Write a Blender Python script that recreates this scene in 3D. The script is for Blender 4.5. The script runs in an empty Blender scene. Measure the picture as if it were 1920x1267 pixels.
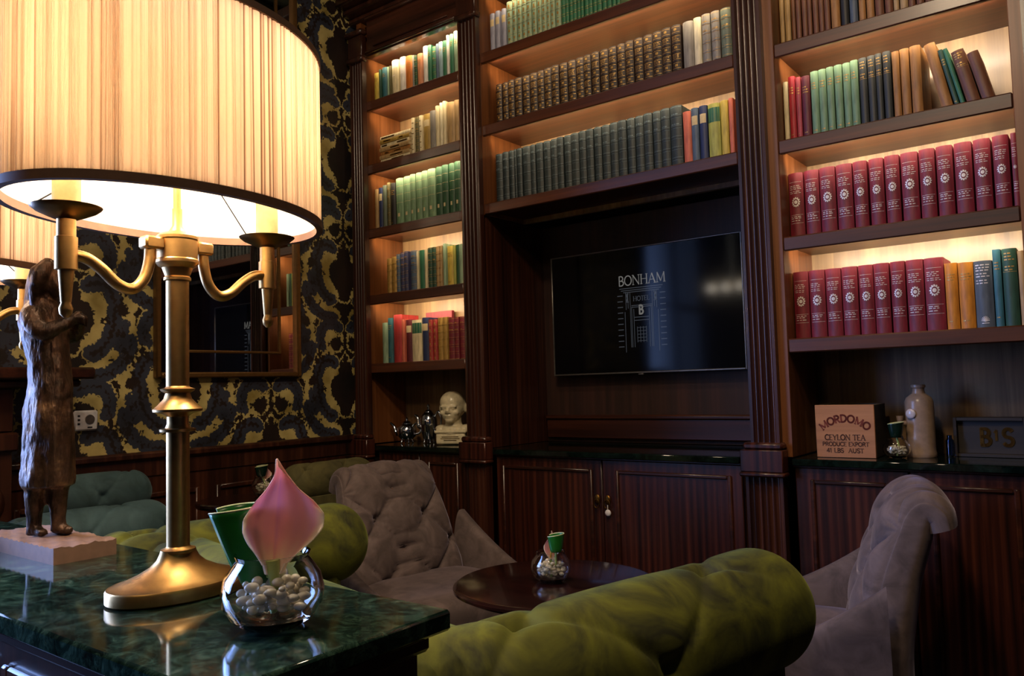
import bpy, math, random
import numpy as np
from mathutils import Vector, Matrix
C = bpy.context.scene.collection
PI = math.pi
random.seed(7)
rng = np.random.default_rng(7)

# ------------------------------------------------------------------ helpers
class M:
    """collects vertices and faces for ONE mesh object"""
    def __init__(s): s.v = []; s.f = []
    def add(s, vs, fs, tr=None):
        o = len(s.v)
        if tr is not None: vs = [tr @ Vector(p) for p in vs]
        s.v += [tuple(p) for p in vs]
        s.f += [tuple(o + i for i in f) for f in fs]
        return s
    def box(s, x0, x1, y0, y1, z0, z1, b=0.0, tr=None):
        c = Vector(((x0+x1)/2, (y0+y1)/2, (z0+z1)/2)); h = Vector((abs(x1-x0)/2, abs(y1-y0)/2, abs(z1-z0)/2))
        if b <= 0:
            vs = [c + Vector((sx*h.x, sy*h.y, sz*h.z)) for sx in (-1,1) for sy in (-1,1) for sz in (-1,1)]
            return s.add(vs, [(0,1,3,2),(4,6,7,5),(0,4,5,1),(2,3,7,6),(0,2,6,4),(1,5,7,3)], tr)
        b = min(b, .49*min(h)*2)
        vs = []; idx = {}
        for sx in (-1,1):
            for sy in (-1,1):
                for sz in (-1,1):
                    for k, d in enumerate(((0,b,b),(b,0,b),(b,b,0))):
                        idx[(sx,sy,sz,k)] = len(vs)
                        vs.append(c + Vector((sx*(h.x-d[0]), sy*(h.y-d[1]), sz*(h.z-d[2]))))
        fs = []
        for sg in (-1,1):
            fs.append([idx[(sg,a,e,0)] for a,e in ((-1,-1),(1,-1),(1,1),(-1,1))])
            fs.append([idx[(a,sg,e,1)] for a,e in ((-1,-1),(1,-1),(1,1),(-1,1))])
            fs.append([idx[(a,e,sg,2)] for a,e in ((-1,-1),(1,-1),(1,1),(-1,1))])
        for a in (-1,1):
            for e in (-1,1):
                fs.append([idx[(-1,a,e,1)], idx[(1,a,e,1)], idx[(1,a,e,2)], idx[(-1,a,e,2)]])
                fs.append([idx[(a,-1,e,0)], idx[(a,1,e,0)], idx[(a,1,e,2)], idx[(a,-1,e,2)]])
                fs.append([idx[(a,e,-1,0)], idx[(a,e,1,0)], idx[(a,e,1,1)], idx[(a,e,-1,1)]])
                for g in (-1,1): fs.append([idx[(a,e,g,0)], idx[(a,e,g,1)], idx[(a,e,g,2)]])
        return s.add(vs, fs, tr)
    def lathe(s, prof, n=32, c=(0,0,0), sx=1.0, sy=1.0, rot=0.0, tr=None):
        vs = []; fs = []
        for r, z in prof:
            r = max(r, 1e-4)
            for i in range(n):
                t = 2*PI*i/n; x = r*sx*math.cos(t); y = r*sy*math.sin(t)
                vs.append((c[0]+x*math.cos(rot)-y*math.sin(rot), c[1]+x*math.sin(rot)+y*math.cos(rot), c[2]+z))
        for j in range(len(prof)-1):
            for i in range(n):
                k = (i+1) % n
                fs.append((j*n+i, j*n+k, (j+1)*n+k, (j+1)*n+i))
        fs.append(tuple(range(n))[::-1]); fs.append(tuple((len(prof)-1)*n+i for i in range(n)))
        return s.add(vs, fs, tr)
    def tube(s, pts, rad, n=12, tr=None, flat=1.0):
        pts = [Vector(p) for p in pts]
        if not hasattr(rad, '__len__'): rad = [rad]*len(pts)
        vs = []; fs = []; up = None
        for i, p in enumerate(pts):
            d = (pts[min(i+1, len(pts)-1)] - pts[max(i-1, 0)]).normalized()
            if up is None:
                up = Vector((0,0,1)) if abs(d.z) < .9 else Vector((1,0,0))
            a = d.cross(up).normalized(); up = a.cross(d).normalized()
            for k in range(n):
                t = 2*PI*k/n
                vs.append(p + (a*math.cos(t) + up*math.sin(t)*flat)*rad[i])
        m = len(pts)
        for j in range(m-1):
            for k in range(n):
                q = (k+1) % n
                fs.append((j*n+k, j*n+q, (j+1)*n+q, (j+1)*n+k))
        fs.append(tuple(range(n))[::-1]); fs.append(tuple((m-1)*n+k for k in range(n)))
        return s.add(vs, fs, tr)
    def ell(s, c, r, n=16, m=10, tr=None):
        prof = [(math.sin(PI*j/m), -math.cos(PI*j/m)) for j in range(m+1)]
        vs = []; fs = []
        for a, z in prof:
            a = max(a, 1e-3)
            for i in range(n):
                t = 2*PI*i/n
                vs.append((c[0]+r[0]*a*math.cos(t), c[1]+r[1]*a*math.sin(t), c[2]+r[2]*z))
        for j in range(m):
            for i in range(n):
                k = (i+1) % n
                fs.append((j*n+i, j*n+k, (j+1)*n+k, (j+1)*n+i))
        fs.append(tuple(range(n))[::-1]); fs.append(tuple(m*n+i for i in range(n)))
        return s.add(vs, fs, tr)
    def prism(s, poly, z0, z1, tr=None):
        n = len(poly)
        vs = [(x, y, z0) for x, y in poly] + [(x, y, z1) for x, y in poly]
        fs = [tuple(range(n))[::-1], tuple(range(n, 2*n))] + [(i, (i+1) % n, n+(i+1) % n, n+i) for i in range(n)]
        return s.add(vs, fs, tr)
    def grid(s, fn, nu, nv, closed_u=False, tr=None):
        vs = [fn(i/(nu if closed_u else nu-1), j/(nv-1)) for j in range(nv) for i in range(nu)]
        fs = []
        for j in range(nv-1):
            for i in range(nu if closed_u else nu-1):
                k = (i+1) % nu
                fs.append((j*nu+i, j*nu+k, (j+1)*nu+k, (j+1)*nu+i))
        return s.add(vs, fs, tr)
    def ribbon(s, pts, w, fn, dz=0.0006):
        """flat stroke of width w along 2D pts, mapped to 3D by fn(x, y, height), with a little thickness"""
        for a, b in zip(pts, pts[1:]):
            dx, dy = b[0]-a[0], b[1]-a[1]; L = math.hypot(dx, dy) or 1
            nx, ny = -dy/L*w/2, dx/L*w/2; ex, ey = dx/L*w*.25, dy/L*w*.25
            q = [(a[0]-ex+nx, a[1]-ey+ny), (a[0]-ex-nx, a[1]-ey-ny), (b[0]+ex-nx, b[1]+ey-ny), (b[0]+ex+nx, b[1]+ey+ny)]
            s.add([fn(x, y, 0) for x, y in q] + [fn(x, y, dz) for x, y in q],
                  [(4,5,6,7),(0,1,5,4),(1,2,6,5),(2,3,7,6),(3,0,4,7)])
        return s
    def mesh(s, name):
        me = bpy.data.meshes.new(name); me.from_pydata(s.v, [], s.f); me.validate(); return me

def obj(name, m, mat, parent=None, smooth=40, sub=0, kind=None):
    me = m.mesh(name) if isinstance(m, M) else m
    if isinstance(m, M):
        import bmesh
        bm = bmesh.new(); bm.from_mesh(me); bmesh.ops.recalc_face_normals(bm, faces=bm.faces); bm.to_mesh(me); bm.free()
        if smooth:
            me.polygons.foreach_set('use_smooth', [True]*len(me.polygons))
            if smooth < 180: me.set_sharp_from_angle(angle=math.radians(smooth))
        me.materials.append(mat)
    o = bpy.data.objects.new(name, me); C.objects.link(o)
    if parent: o.parent = parent
    if sub:
        md = o.modifiers.new('sub', 'SUBSURF'); md.levels = sub; md.render_levels = sub
    if kind: o['kind'] = kind
    return o
def tag(o, label, cat, group=None):
    o['label'] = label; o['category'] = cat
    if group: o['group'] = group
    return o
def thing(name, label, cat, loc=(0,0,0), rz=0, group=None):
    o = bpy.data.objects.new(name, None); C.objects.link(o)
    o.empty_display_size = .05; o.location = loc; o.rotation_euler = (0,0,rz)
    return tag(o, label, cat, group)
def spline(P, n=10):
    P = [Vector(p) for p in P]; Q = [P[0]*2-P[1]] + P + [P[-1]*2-P[-2]]; out = []
    for i in range(1, len(Q)-2):
        for k in range(n):
            t = k/n; a, b, c, d = Q[i-1], Q[i], Q[i+1], Q[i+2]
            out.append(.5*((2*b) + (c-a)*t + (2*a-5*b+4*c-d)*t*t + (3*b-a-3*c+d)*t*t*t))
    return out + [P[-1]]

# ------------------------------------------------------------------ materials
def lin(h):
    h = h.lstrip('#'); c = [int(h[i:i+2], 16)/255 for i in (0,2,4)]
    return tuple(((x+.055)/1.055)**2.4 if x > .04045 else x/12.92 for x in c) + (1,)
def newmat(name):
    m = bpy.data.materials.new(name); m.use_nodes = True
    nt = m.node_tree; b = nt.nodes['Principled BSDF']; return m, nt, b
def N(nt, t, **kw):
    n = nt.nodes.new(t)
    for k, v in kw.items():
        if k in n.inputs: n.inputs[k].default_value = v
        else: setattr(n, k, v)
    return n
def ramp(nt, fac, stops):
    r = nt.nodes.new('ShaderNodeValToRGB'); e = r.color_ramp.elements
    while len(e) > len(stops): e.remove(e[-1])
    while len(e) < len(stops): e.new(1)
    for x, (p, c) in zip(e, stops): x.position = p; x.color = c
    nt.links.new(fac, r.inputs['Fac']); return r
def coords(nt, scale, kind='Object'):
    t = nt.nodes.new('ShaderNodeTexCoord'); mp = nt.nodes.new('ShaderNodeMapping'); mp.inputs['Scale'].default_value = scale
    nt.links.new(t.outputs[kind], mp.inputs['Vector']); return mp.outputs['Vector']
def bump(nt, b, h, strength=.3, dist=.01):
    n = nt.nodes.new('ShaderNodeBump'); n.inputs['Strength'].default_value = strength; n.inputs['Distance'].default_value = dist
    nt.links.new(h, n.inputs['Height']); nt.links.new(n.outputs['Normal'], b.inputs['Normal'])
def plain(name, col, rough=.5, metal=0., **kw):
    m, nt, b = newmat(name)
    b.inputs['Roughness'].default_value = rough; b.inputs['Metallic'].default_value = metal
    c = lin(col) if isinstance(col, str) else col
    v = coords(nt, (30,30,30)); n = N(nt, 'ShaderNodeTexNoise', Scale=2.0, Detail=3.0); nt.links.new(v, n.inputs['Vector'])
    r = ramp(nt, n.outputs['Fac'], [(.3, tuple(x*.86 for x in c[:3])+(1,)), (.7, tuple(min(1, x*1.1) for x in c[:3])+(1,))])
    nt.links.new(r.outputs['Color'], b.inputs['Base Color'])
    for k, val in kw.items(): b.inputs[k].default_value = val
    return m
def wood(name, dark, mid, light, scale=(60,60,1.6), rough=.32, coat=.3, stripes=0.):
    m, nt, b = newmat(name)
    v = coords(nt, scale)
    n1 = N(nt, 'ShaderNodeTexNoise', Scale=1.0, Detail=5.0, Roughness=.6, Distortion=.4); nt.links.new(v, n1.inputs['Vector'])
    v2 = coords(nt, tuple(x*.22 for x in scale))
    n2 = N(nt, 'ShaderNodeTexNoise', Scale=1.0, Detail=3.0); nt.links.new(v2, n2.inputs['Vector'])
    mx = N(nt, 'ShaderNodeMath', operation='ADD'); nt.links.new(n1.outputs['Fac'], mx.inputs[0]); nt.links.new(n2.outputs['Fac'], mx.inputs[1])
    hf = N(nt, 'ShaderNodeMath', operation='MULTIPLY'); hf.inputs[1].default_value = .5; nt.links.new(mx.outputs[0], hf.inputs[0])
    fac = hf.outputs[0]
    if stripes:
        w = N(nt, 'ShaderNodeTexWave', wave_type='BANDS', bands_direction='X', Scale=stripes, Distortion=5.0, Detail=2.0); w.inputs['Detail Scale'].default_value = .6
        vv = coords(nt, (1,1,.12)); nt.links.new(vv, w.inputs['Vector'])
        a = N(nt, 'ShaderNodeMath', operation='MULTIPLY_ADD'); nt.links.new(w.outputs['Fac'], a.inputs[0]); a.inputs[1].default_value = .15; nt.links.new(fac, a.inputs[2])
        s = N(nt, 'ShaderNodeMath', operation='SUBTRACT'); nt.links.new(a.outputs[0], s.inputs[0]); s.inputs[1].default_value = .07; fac = s.outputs[0]
    r = ramp(nt, fac, [(.34, lin(dark)), (.5, lin(mid)), (.68, lin(light))])
    nt.links.new(r.outputs['Color'], b.inputs['Base Color'])
    b.inputs['Roughness'].default_value = rough; b.inputs['Coat Weight'].default_value = coat; b.inputs['Coat Roughness'].default_value = .2
    bump(nt, b, n1.outputs['Fac'], .06, .002)
    return m
def velvet(name, dark, light, sheen, stint, rough=.85, blotch=9.0):
    m, nt, b = newmat(name)
    v = coords(nt, (1,1,1)); n = N(nt, 'ShaderNodeTexNoise', Scale=blotch, Detail=4.0, Roughness=.6, Distortion=.8); nt.links.new(v, n.inputs['Vector'])
    r = ramp(nt, n.outputs['Fac'], [(.35, lin(dark)), (.66, lin(light))]); nt.links.new(r.outputs['Color'], b.inputs['Base Color'])
    b.inputs['Roughness'].default_value = rough; b.inputs['Sheen Weight'].default_value = sheen; b.inputs['Sheen Roughness'].default_value = .35
    b.inputs['Sheen Tint'].default_value = lin(stint)
    n2 = N(nt, 'ShaderNodeTexNoise', Scale=140.0, Detail=2.0); nt.links.new(v, n2.inputs['Vector']); bump(nt, b, n2.outputs['Fac'], .12, .002)
    return m
MA = {}
MA['wood'] = wood('mahogany', '1a0c08', '361a10', '563020')
MA['woodx'] = wood('mahogany_cross_grain', '1a0b07', '34180e', '4e281a', scale=(1.6,60,60))
MA['panel'] = wood('ribbon_mahogany', '1c0b08', '34160f', '52281b', scale=(80,80,1.0), stripes=12.0)
MA['back'] = wood('lit_back_mahogany', '503a24', '755a3c', '937752', scale=(45,45,1.2), rough=.45, coat=.1)  # same mahogany paled, bright strip light put into its colour
MA['jamb'] = wood('lit_jamb_mahogany', '4c280f', '6b3d1b', '875430', scale=(45,45,1.4), rough=.45, coat=.1)  # same mahogany turned orange, warm strip glow painted into the side panels
MA['under'] = wood('shelf_mahogany', '2b130a', '47220f', '5e3118', scale=(2.0,50,50), rough=.42, coat=.15)
MA['brass'] = plain('brushed_brass', 'c49a5c', .40, 1.0)
MA['brass2'] = plain('aged_brass', '7a5a2c', .35, 1.0)
MA['bronze'] = None
MA['silver'] = plain('polished_silver', 'c8ccd6', .14, 1.0)
MA['black'] = plain('black_iron', '0c0b0a', .4)
MA['gold'] = plain('gilt_foil', 'b08a4a', .42, .55)
MA['silverfoil'] = plain('pale_foil', 'cfc6c0', .45, .3)
MA['paper'] = plain('page_paper', 'c9b48a', .9)
MA['white'] = plain('white_plastic', 'd8d6dc', .4)
MA['ceil'] = plain('painted_ceiling', '4a4a38', .8)
MA['cream'] = plain('candle_sleeve', 'e8c98c', .6)
MA['leaf'] = plain('glossy_leaf', '1d6b22', .28)
MA['leafdark'] = plain('dark_leaf', '0b2018', .25)
MA['leafedge'] = plain('cut_leaf_edge', 'c9cf9a', .5)
MA['plate'] = plain('cream_porcelain', 'd6caa8', .25)
MA['stone'] = plain('salt_glaze_stoneware', '8d7868', .3)
MA['gem'] = plain('grey_glaze_seal', 'b9b2ba', .2)
MA['slab'] = plain('rough_bronze_slab', '7a5c48', .65, .2)
MA['tvframe'] = plain('brushed_bezel', '8a8580', .3, .8)
MA['olive'] = velvet('olive_velvet', '25260a', '666812', .45, 'a8b458', blotch=9)
MA['oliveold'] = velvet('faded_olive_velvet', '3e3a1c', '5d5730', .25, 'a8a070')
MA['mauve'] = velvet('mauve_velvet', '4c3f3d', '6a5a58', .5, 'c4bcd8', blotch=14)
MA['teal'] = velvet('teal_velvet', '2c4448', '466066', .4, '90b0b8')
MA['floor'] = wood('parquet_boards', '1a0d08', '2d170d', '3d2113', scale=(3,40,3))
MA['carpet'] = plain('dark_carpet', '2a1614', .95)
# green marble
def marble(name):
    m, nt, b = newmat(name); v = coords(nt, (1,1,1))
    n = N(nt, 'ShaderNodeTexNoise', Scale=20.0, Detail=9.0, Roughness=.72, Distortion=1.4); nt.links.new(v, n.inputs['Vector'])
    r = ramp(nt, n.outputs['Fac'], [(.36, lin('070e0c')), (.5, lin('13241d')), (.61, lin('2c4236')), (.74, lin('6a735c'))])
    vo = N(nt, 'ShaderNodeTexVoronoi', feature='DISTANCE_TO_EDGE', Scale=16.0)
    dv = N(nt, 'ShaderNodeVectorMath', operation='MULTIPLY_ADD'); nt.links.new(n.outputs['Color'], dv.inputs[0]); dv.inputs[1].default_value = (.14,.14,.14); nt.links.new(v, dv.inputs[2])
    nt.links.new(dv.outputs[0], vo.inputs['Vector'])
    r2 = ramp(nt, vo.outputs['Distance'], [(.0, (.25,.25,.25,1)), (.035, (0,0,0,1))])
    mx = N(nt, 'ShaderNodeMix', data_type='RGBA'); nt.links.new(r2.outputs['Color'], mx.inputs['Factor'])
    nt.links.new(r.outputs['Color'], mx.inputs['A']); mx.inputs['B'].default_value = lin('4f6a52')
    nt.links.new(mx.outputs['Result'], b.inputs['Base Color'])
    b.inputs['Roughness'].default_value = .07; b.inputs['Specular IOR Level'].default_value = .6
    return m
MA['marble'] = marble('green_marble'); MA['counter'] = marble('dark_green_marble')
for e_, c_ in zip([n for n in MA['counter'].node_tree.nodes if n.type == 'VALTORGB'][0].color_ramp.elements, ('020605', '06100d', '0d1c17', '1c2a24')): e_.color = lin(c_)
[n for n in MA['counter'].node_tree.nodes if n.type == 'MIX'][0].inputs['B'].default_value = lin('16241e')
# books: the object colour is the cloth or leather colour of each volume
def book_mat():
    m, nt, b = newmat('book_cloth'); oi = N(nt, 'ShaderNodeObjectInfo')
    v = coords(nt, (90,90,14)); n = N(nt, 'ShaderNodeTexNoise', Scale=1.0, Detail=5.0); nt.links.new(v, n.inputs['Vector'])
    r = ramp(nt, n.outputs['Fac'], [(.3, (.62,.6,.58,1)), (.62, (1.08,1.06,1.02,1))])
    mx = N(nt, 'ShaderNodeMix', data_type='RGBA', blend_type='MULTIPLY'); mx.inputs['Factor'].default_value = 1
    nt.links.new(oi.outputs['Color'], mx.inputs['A']); nt.links.new(r.outputs['Color'], mx.inputs['B'])
    nt.links.new(mx.outputs['Result'], b.inputs['Base Color']); b.inputs['Roughness'].default_value = .55
    bump(nt, b, n.outputs['Fac'], .1, .001); return m
MA['book'] = book_mat()
def bronze():
    m, nt, b = newmat('patinated_bronze'); v = coords(nt, (1,1,1))
    n = N(nt, 'ShaderNodeTexNoise', Scale=22.0, Detail=6.0, Roughness=.65); nt.links.new(v, n.inputs['Vector'])
    r = ramp(nt, n.outputs['Fac'], [(.35, lin('2a1d14')), (.55, lin('5a4130')), (.72, lin('8d6c4c'))]); nt.links.new(r.outputs['Color'], b.inputs['Base Color'])
    b.inputs['Metallic'].default_value = .55; b.inputs['Roughness'].default_value = .42
    v2 = coords(nt, (40,40,14)); n2 = N(nt, 'ShaderNodeTexNoise', Scale=1.0, Detail=4.0); nt.links.new(v2, n2.inputs['Vector'])
    bump(nt, b, n2.outputs['Fac'], .9, .012); return m
MA['bronze'] = bronze()
def glass(name, col=(1,1,1,1), rough=0.0):
    m, nt, b = newmat(name); b.inputs['Transmission Weight'].default_value = 1; b.inputs['Roughness'].default_value = rough
    b.inputs['Base Color'].default_value = col; b.inputs['IOR'].default_value = 1.45; return m
MA['glass'] = glass('clear_glass'); MA['blueglass'] = glass('blue_glass', lin('5a8fe0'), .05); MA['water'] = glass('vase_water'); MA['water'].node_tree.nodes['Principled BSDF'].inputs['IOR'].default_value = 1.33
def emit(name, col, strength):
    m, nt, b = newmat(name); b.inputs['Base Color'].default_value = (0,0,0,1); b.inputs['Emission Color'].default_value = col; b.inputs['Emission Strength'].default_value = strength; return m
MA['led'] = emit('warm_led', (1,.8,.52,1), 5.0)
MA['bulb'] = emit('lamp_bulb', (1,.78,.5,1), 30.0)
MA['globe'] = emit('opal_glass_globe', (1,.86,.66,1), 9.0)
MA['logo'] = emit('screen_logo', (.75,.72,.68,1), .17)
MA['logodim'] = emit('screen_line_art', (.62,.68,.8,1), .06)
for k_ in ('logo', 'logodim'):
    b_ = MA[k_].node_tree.nodes['Principled BSDF']; b_.inputs['Roughness'].default_value = .08; b_.inputs['Specular IOR Level'].default_value = .42
# mirror
m, nt, b = newmat('mirror_silvering'); b.inputs['Metallic'].default_value = 1; b.inputs['Base Color'].default_value = (.82,.82,.8,1); b.inputs['Roughness'].default_value = .02; MA['mirror'] = m
# tv screen: black gloss
m, nt, b = newmat('tv_glass'); b.inputs['Base Color'].default_value = (.003,.003,.004,1); b.inputs['Roughness'].default_value = .08; b.inputs['Specular IOR Level'].default_value = .42
MA['screen'] = m
# pleated silk shade: translucent cloth with darker overlapped pleats
def shade_mat():
    m = bpy.data.materials.new('pleated_silk'); m.use_nodes = True; nt = m.node_tree; nt.nodes.clear()
    out = N(nt, 'ShaderNodeOutputMaterial'); at = N(nt, 'ShaderNodeAttribute', attribute_name='pleat')
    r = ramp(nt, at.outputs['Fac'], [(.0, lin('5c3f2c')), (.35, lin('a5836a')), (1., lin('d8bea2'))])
    d = N(nt, 'ShaderNodeBsdfDiffuse'); t = N(nt, 'ShaderNodeBsdfTranslucent'); mx = N(nt, 'ShaderNodeMixShader'); mx.inputs['Fac'].default_value = .62
    nt.links.new(r.outputs['Color'], d.inputs['Color']); nt.links.new(r.outputs['Color'], t.inputs['Color'])
    nt.links.new(d.outputs[0], mx.inputs[1]); nt.links.new(t.outputs[0], mx.inputs[2]); nt.links.new(mx.outputs[0], out.inputs['Surface']); return m
MA['shade'] = shade_mat()
m = bpy.data.materials.new('shade_lining'); m.use_nodes = True; nt = m.node_tree; nt.nodes.clear()
out = N(nt, 'ShaderNodeOutputMaterial'); d = N(nt, 'ShaderNodeBsdfDiffuse'); d.inputs['Color'].default_value = (.9,.86,.78,1); t = N(nt, 'ShaderNodeBsdfTranslucent'); t.inputs['Color'].default_value = (.9,.82,.68,1)
mx = N(nt, 'ShaderNodeMixShader'); mx.inputs['Fac'].default_value = .5; nt.links.new(d.outputs[0], mx.inputs[1]); nt.links.new(t.outputs[0], mx.inputs[2]); nt.links.new(mx.outputs[0], out.inputs['Surface']); MA['lining'] = m
MA['trim'] = plain('shade_binding', '6b4a33', .7)
# calla petal
def petal():
    m, nt, b = newmat('calla_petal'); at = N(nt, 'ShaderNodeAttribute', attribute_name='tone')
    r = ramp(nt, at.outputs['Fac'], [(.0, lin('faf0dc')), (.3, lin('f4d4bc')), (.62, lin('eeb8b0')), (1., lin('e0a8b8'))])
    nt.links.new(r.outputs['Color'], b.inputs['Base Color']); b.inputs['Roughness'].default_value = .45
    t = N(nt, 'ShaderNodeBsdfTranslucent'); nt.links.new(r.outputs['Color'], t.inputs['Color'])
    mx = N(nt, 'ShaderNodeMixShader'); mx.inputs['Fac'].default_value = .5
    nt.links.new(b.outputs[0], mx.inputs[1]); nt.links.new(t.outputs[0], mx.inputs[2]); nt.links.new(mx.outputs[0], nt.nodes['Material Output'].inputs['Surface']); return m
MA['petal'] = petal()

# ------------------------------------------------------------------ room shell
X0, YB = -2.95, 3.14          # left wall face, wall behind the bookcase
WX0, WX1 = -2.95, 2.4
RY0 = -4.0; CE = 3.25
def structure(name, m, mat, parent=None): return obj(name, m, mat, parent, kind='structure')
structure('floor', M().box(WX0-.1, WX1+.1, RY0-.1, YB+.1, -.06, 0), MA['floor'])
structure('ceiling', M().box(WX0-.1, WX1+.1, RY0-.1, YB+.1, CE, CE+.06), MA['ceil'])
MA['paint'] = plain('dark_wall_paint', '2a1c16', .8)
structure('wall_front', M().box(WX0-.1, WX1+.1, YB, YB+.06, 0, CE), MA['paint'])
structure('wall_right', M().box(WX1, WX1+.06, RY0, YB, 0, CE), MA['paint'])
structure('wall_back', M().box(WX0, WX1, RY0-.06, RY0, 0, CE), MA['paint'])
# left wall with a window opening y -1.05..0.1, z .75..2.6 ; papered part is a fine grid carrying the damask as attributes
WY0, WY1, WZ0, WZ1 = -.8, .42, .8, 2.65
def damask():
    """signed distances of the damask's gold and navy figures over one repeat, columns .42 m apart, half drop"""
    CW, VP = .42, .545
    gold, navy, dark = [], [], []
    def st(lst, pts, w, ser=0., freq=0.): lst.append(([Vector((a, b, 0)) for a, b in pts], w, ser, freq))
    def sp(pts): return [(p.x, p.y) for p in spline([(a, b, 0) for a, b in pts], 8)]
    # (u from the column axis, v downward from the curl tops)
    st(gold, sp([(.075,.012),(.062,-.008),(.035,-.006),(.018,.02),(.016,.05)]), .014)
    st(gold, sp([(.018,.03),(.032,.022),(.06,.026),(.088,.05),(.09,.078),(.068,.1),(.036,.098),(.014,.07)]), .010, .35, 120)
    st(gold, sp([(.062,.03),(.085,.02),(.105,.04),(.112,.075),(.1,.105)]), .038, .6, 70)
    st(gold, [(0,.1),(.05,.165)], .007); st(gold, [(0,.165),(.026,.132)], .006); st(gold, [(.03,.2),(.05,.165)], .007); st(gold, [(.03,.2),(0,.165)], .005)
    st(gold, sp([(.05,.165),(.045,.19),(.03,.205)]), .007)
    st(gold, sp([(.045,.18),(.09,.195),(.115,.235),(.118,.29),(.1,.335),(.058,.372)]), .050, .6, 60)
    st(gold, [(.058,.372),(.022,.41),(0,.41)], .008); st(gold, [(.058,.372),(.05,.4)], .004)
    st(gold, sp([(.05,.47),(.09,.462),(.13,.436),(.165,.39),(.178,.36)]), .056, .6, 60)
    st(gold, sp([(.012,.545),(.035,.518),(.074,.5),(.12,.5),(.16,.486),(.2,.47),(.235,.47)]), .010, .4, 100)
    st(gold, sp([(.215,.055),(.2,.09),(.198,.14),(.21,.185),(.19,.215)]), .090, .5, 55)
    st(gold, sp([(.10,.10),(.14,.118),(.18,.13)]), .064, .5, 60)
    st(gold, sp([(.21,.26),(.195,.3),(.2,.35),(.215,.385)]), .066, .55, 60)
    st(gold, [(.192+.03*math.cos(t*PI/8), .235+.03*math.sin(t*PI/8)) for t in range(17)], .012, .4, 120)
    st(navy, sp([(.062,.15),(.1,.142),(.14,.155),(.162,.2),(.165,.255),(.155,.31),(.14,.35),(.11,.385),(.075,.405)]), .052, .62, 44)
    st(navy, sp([(.228,.345),(.215,.39),(.19,.435),(.15,.465),(.1,.482),(.06,.486)]), .046, .62, 46)
    st(navy, sp([(.03,.528),(.07,.518),(.11,.52),(.14,.548),(.147,.59),(.138,.625)]), .046, .62, 46)
    st(navy, sp([(.235,.1),(.232,.06),(.225,.02)]), .042, .6, 46)
    st(dark, sp([(0,.19),(0,.24),(0,.3),(0,.35)]), .085)
    st(dark, [(.055,.06),(.056,.066)], .055); st(dark, [(.19,.232),(.195,.238)], .042)
    for k in range(30):
        a, b = [(.205,.12),(.2,.16),(.155,.12),(.11,.07),(.115,.25),(.13,.43),(.2,.32)][k % 7]; a += .05*(rng.random()-.5); b += .10*(rng.random()-.5)
        st(dark, [(a, b), (a+.006*(rng.random()-.5), b+.006)], .007+.008*rng.random())
    for a, b in ((.15,.11),(.165,.145),(.135,.13),(.205,.42)): st(dark, [(a,b),(a+.002,b+.003)], .024)
    nu, nv = 120, 156
    U, Vv = np.meshgrid(np.arange(nu)*CW/nu, np.arange(nv)*VP/nv)
    def dist(lst):
        D = np.full(U.shape, 9.)
        for pts, w, ser, fr in lst:
            acc = 0.
            for p, q in zip(pts, pts[1:]):
                L = (q-p).length + 1e-9
                for col in (-1, 0, 1, 2):
                    sh = (VP/2 if col % 2 else 0.)
                    for k in (-2, -1, 0, 1, 2):
                        for mir in (1, -1):
                            du = (U - col*CW)*mir; dv = Vv - sh - k*VP
                            if col == -1 and mir < 0 or col == 2 and mir > 0: continue
                            t = np.clip(((du-p.x)*(q.x-p.x)+(dv-p.y)*(q.y-p.y))/(L*L), 0, 1)
                            d = np.hypot(du-p.x-t*(q.x-p.x), dv-p.y-t*(q.y-p.y))
                            s = acc + t*L
                            side = np.sign((du-p.x)*(q.y-p.y)-(dv-p.y)*(q.x-p.x))
                            tooth = np.abs(((s*fr+.25*side) % 1.)-.5)*2
                            D = np.minimum(D, d - w/2*(1-ser+ser*1.5*tooth))
                acc += L
        return D
    return dist(gold), dist(navy), dist(dark), CW, VP, nu, nv
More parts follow.
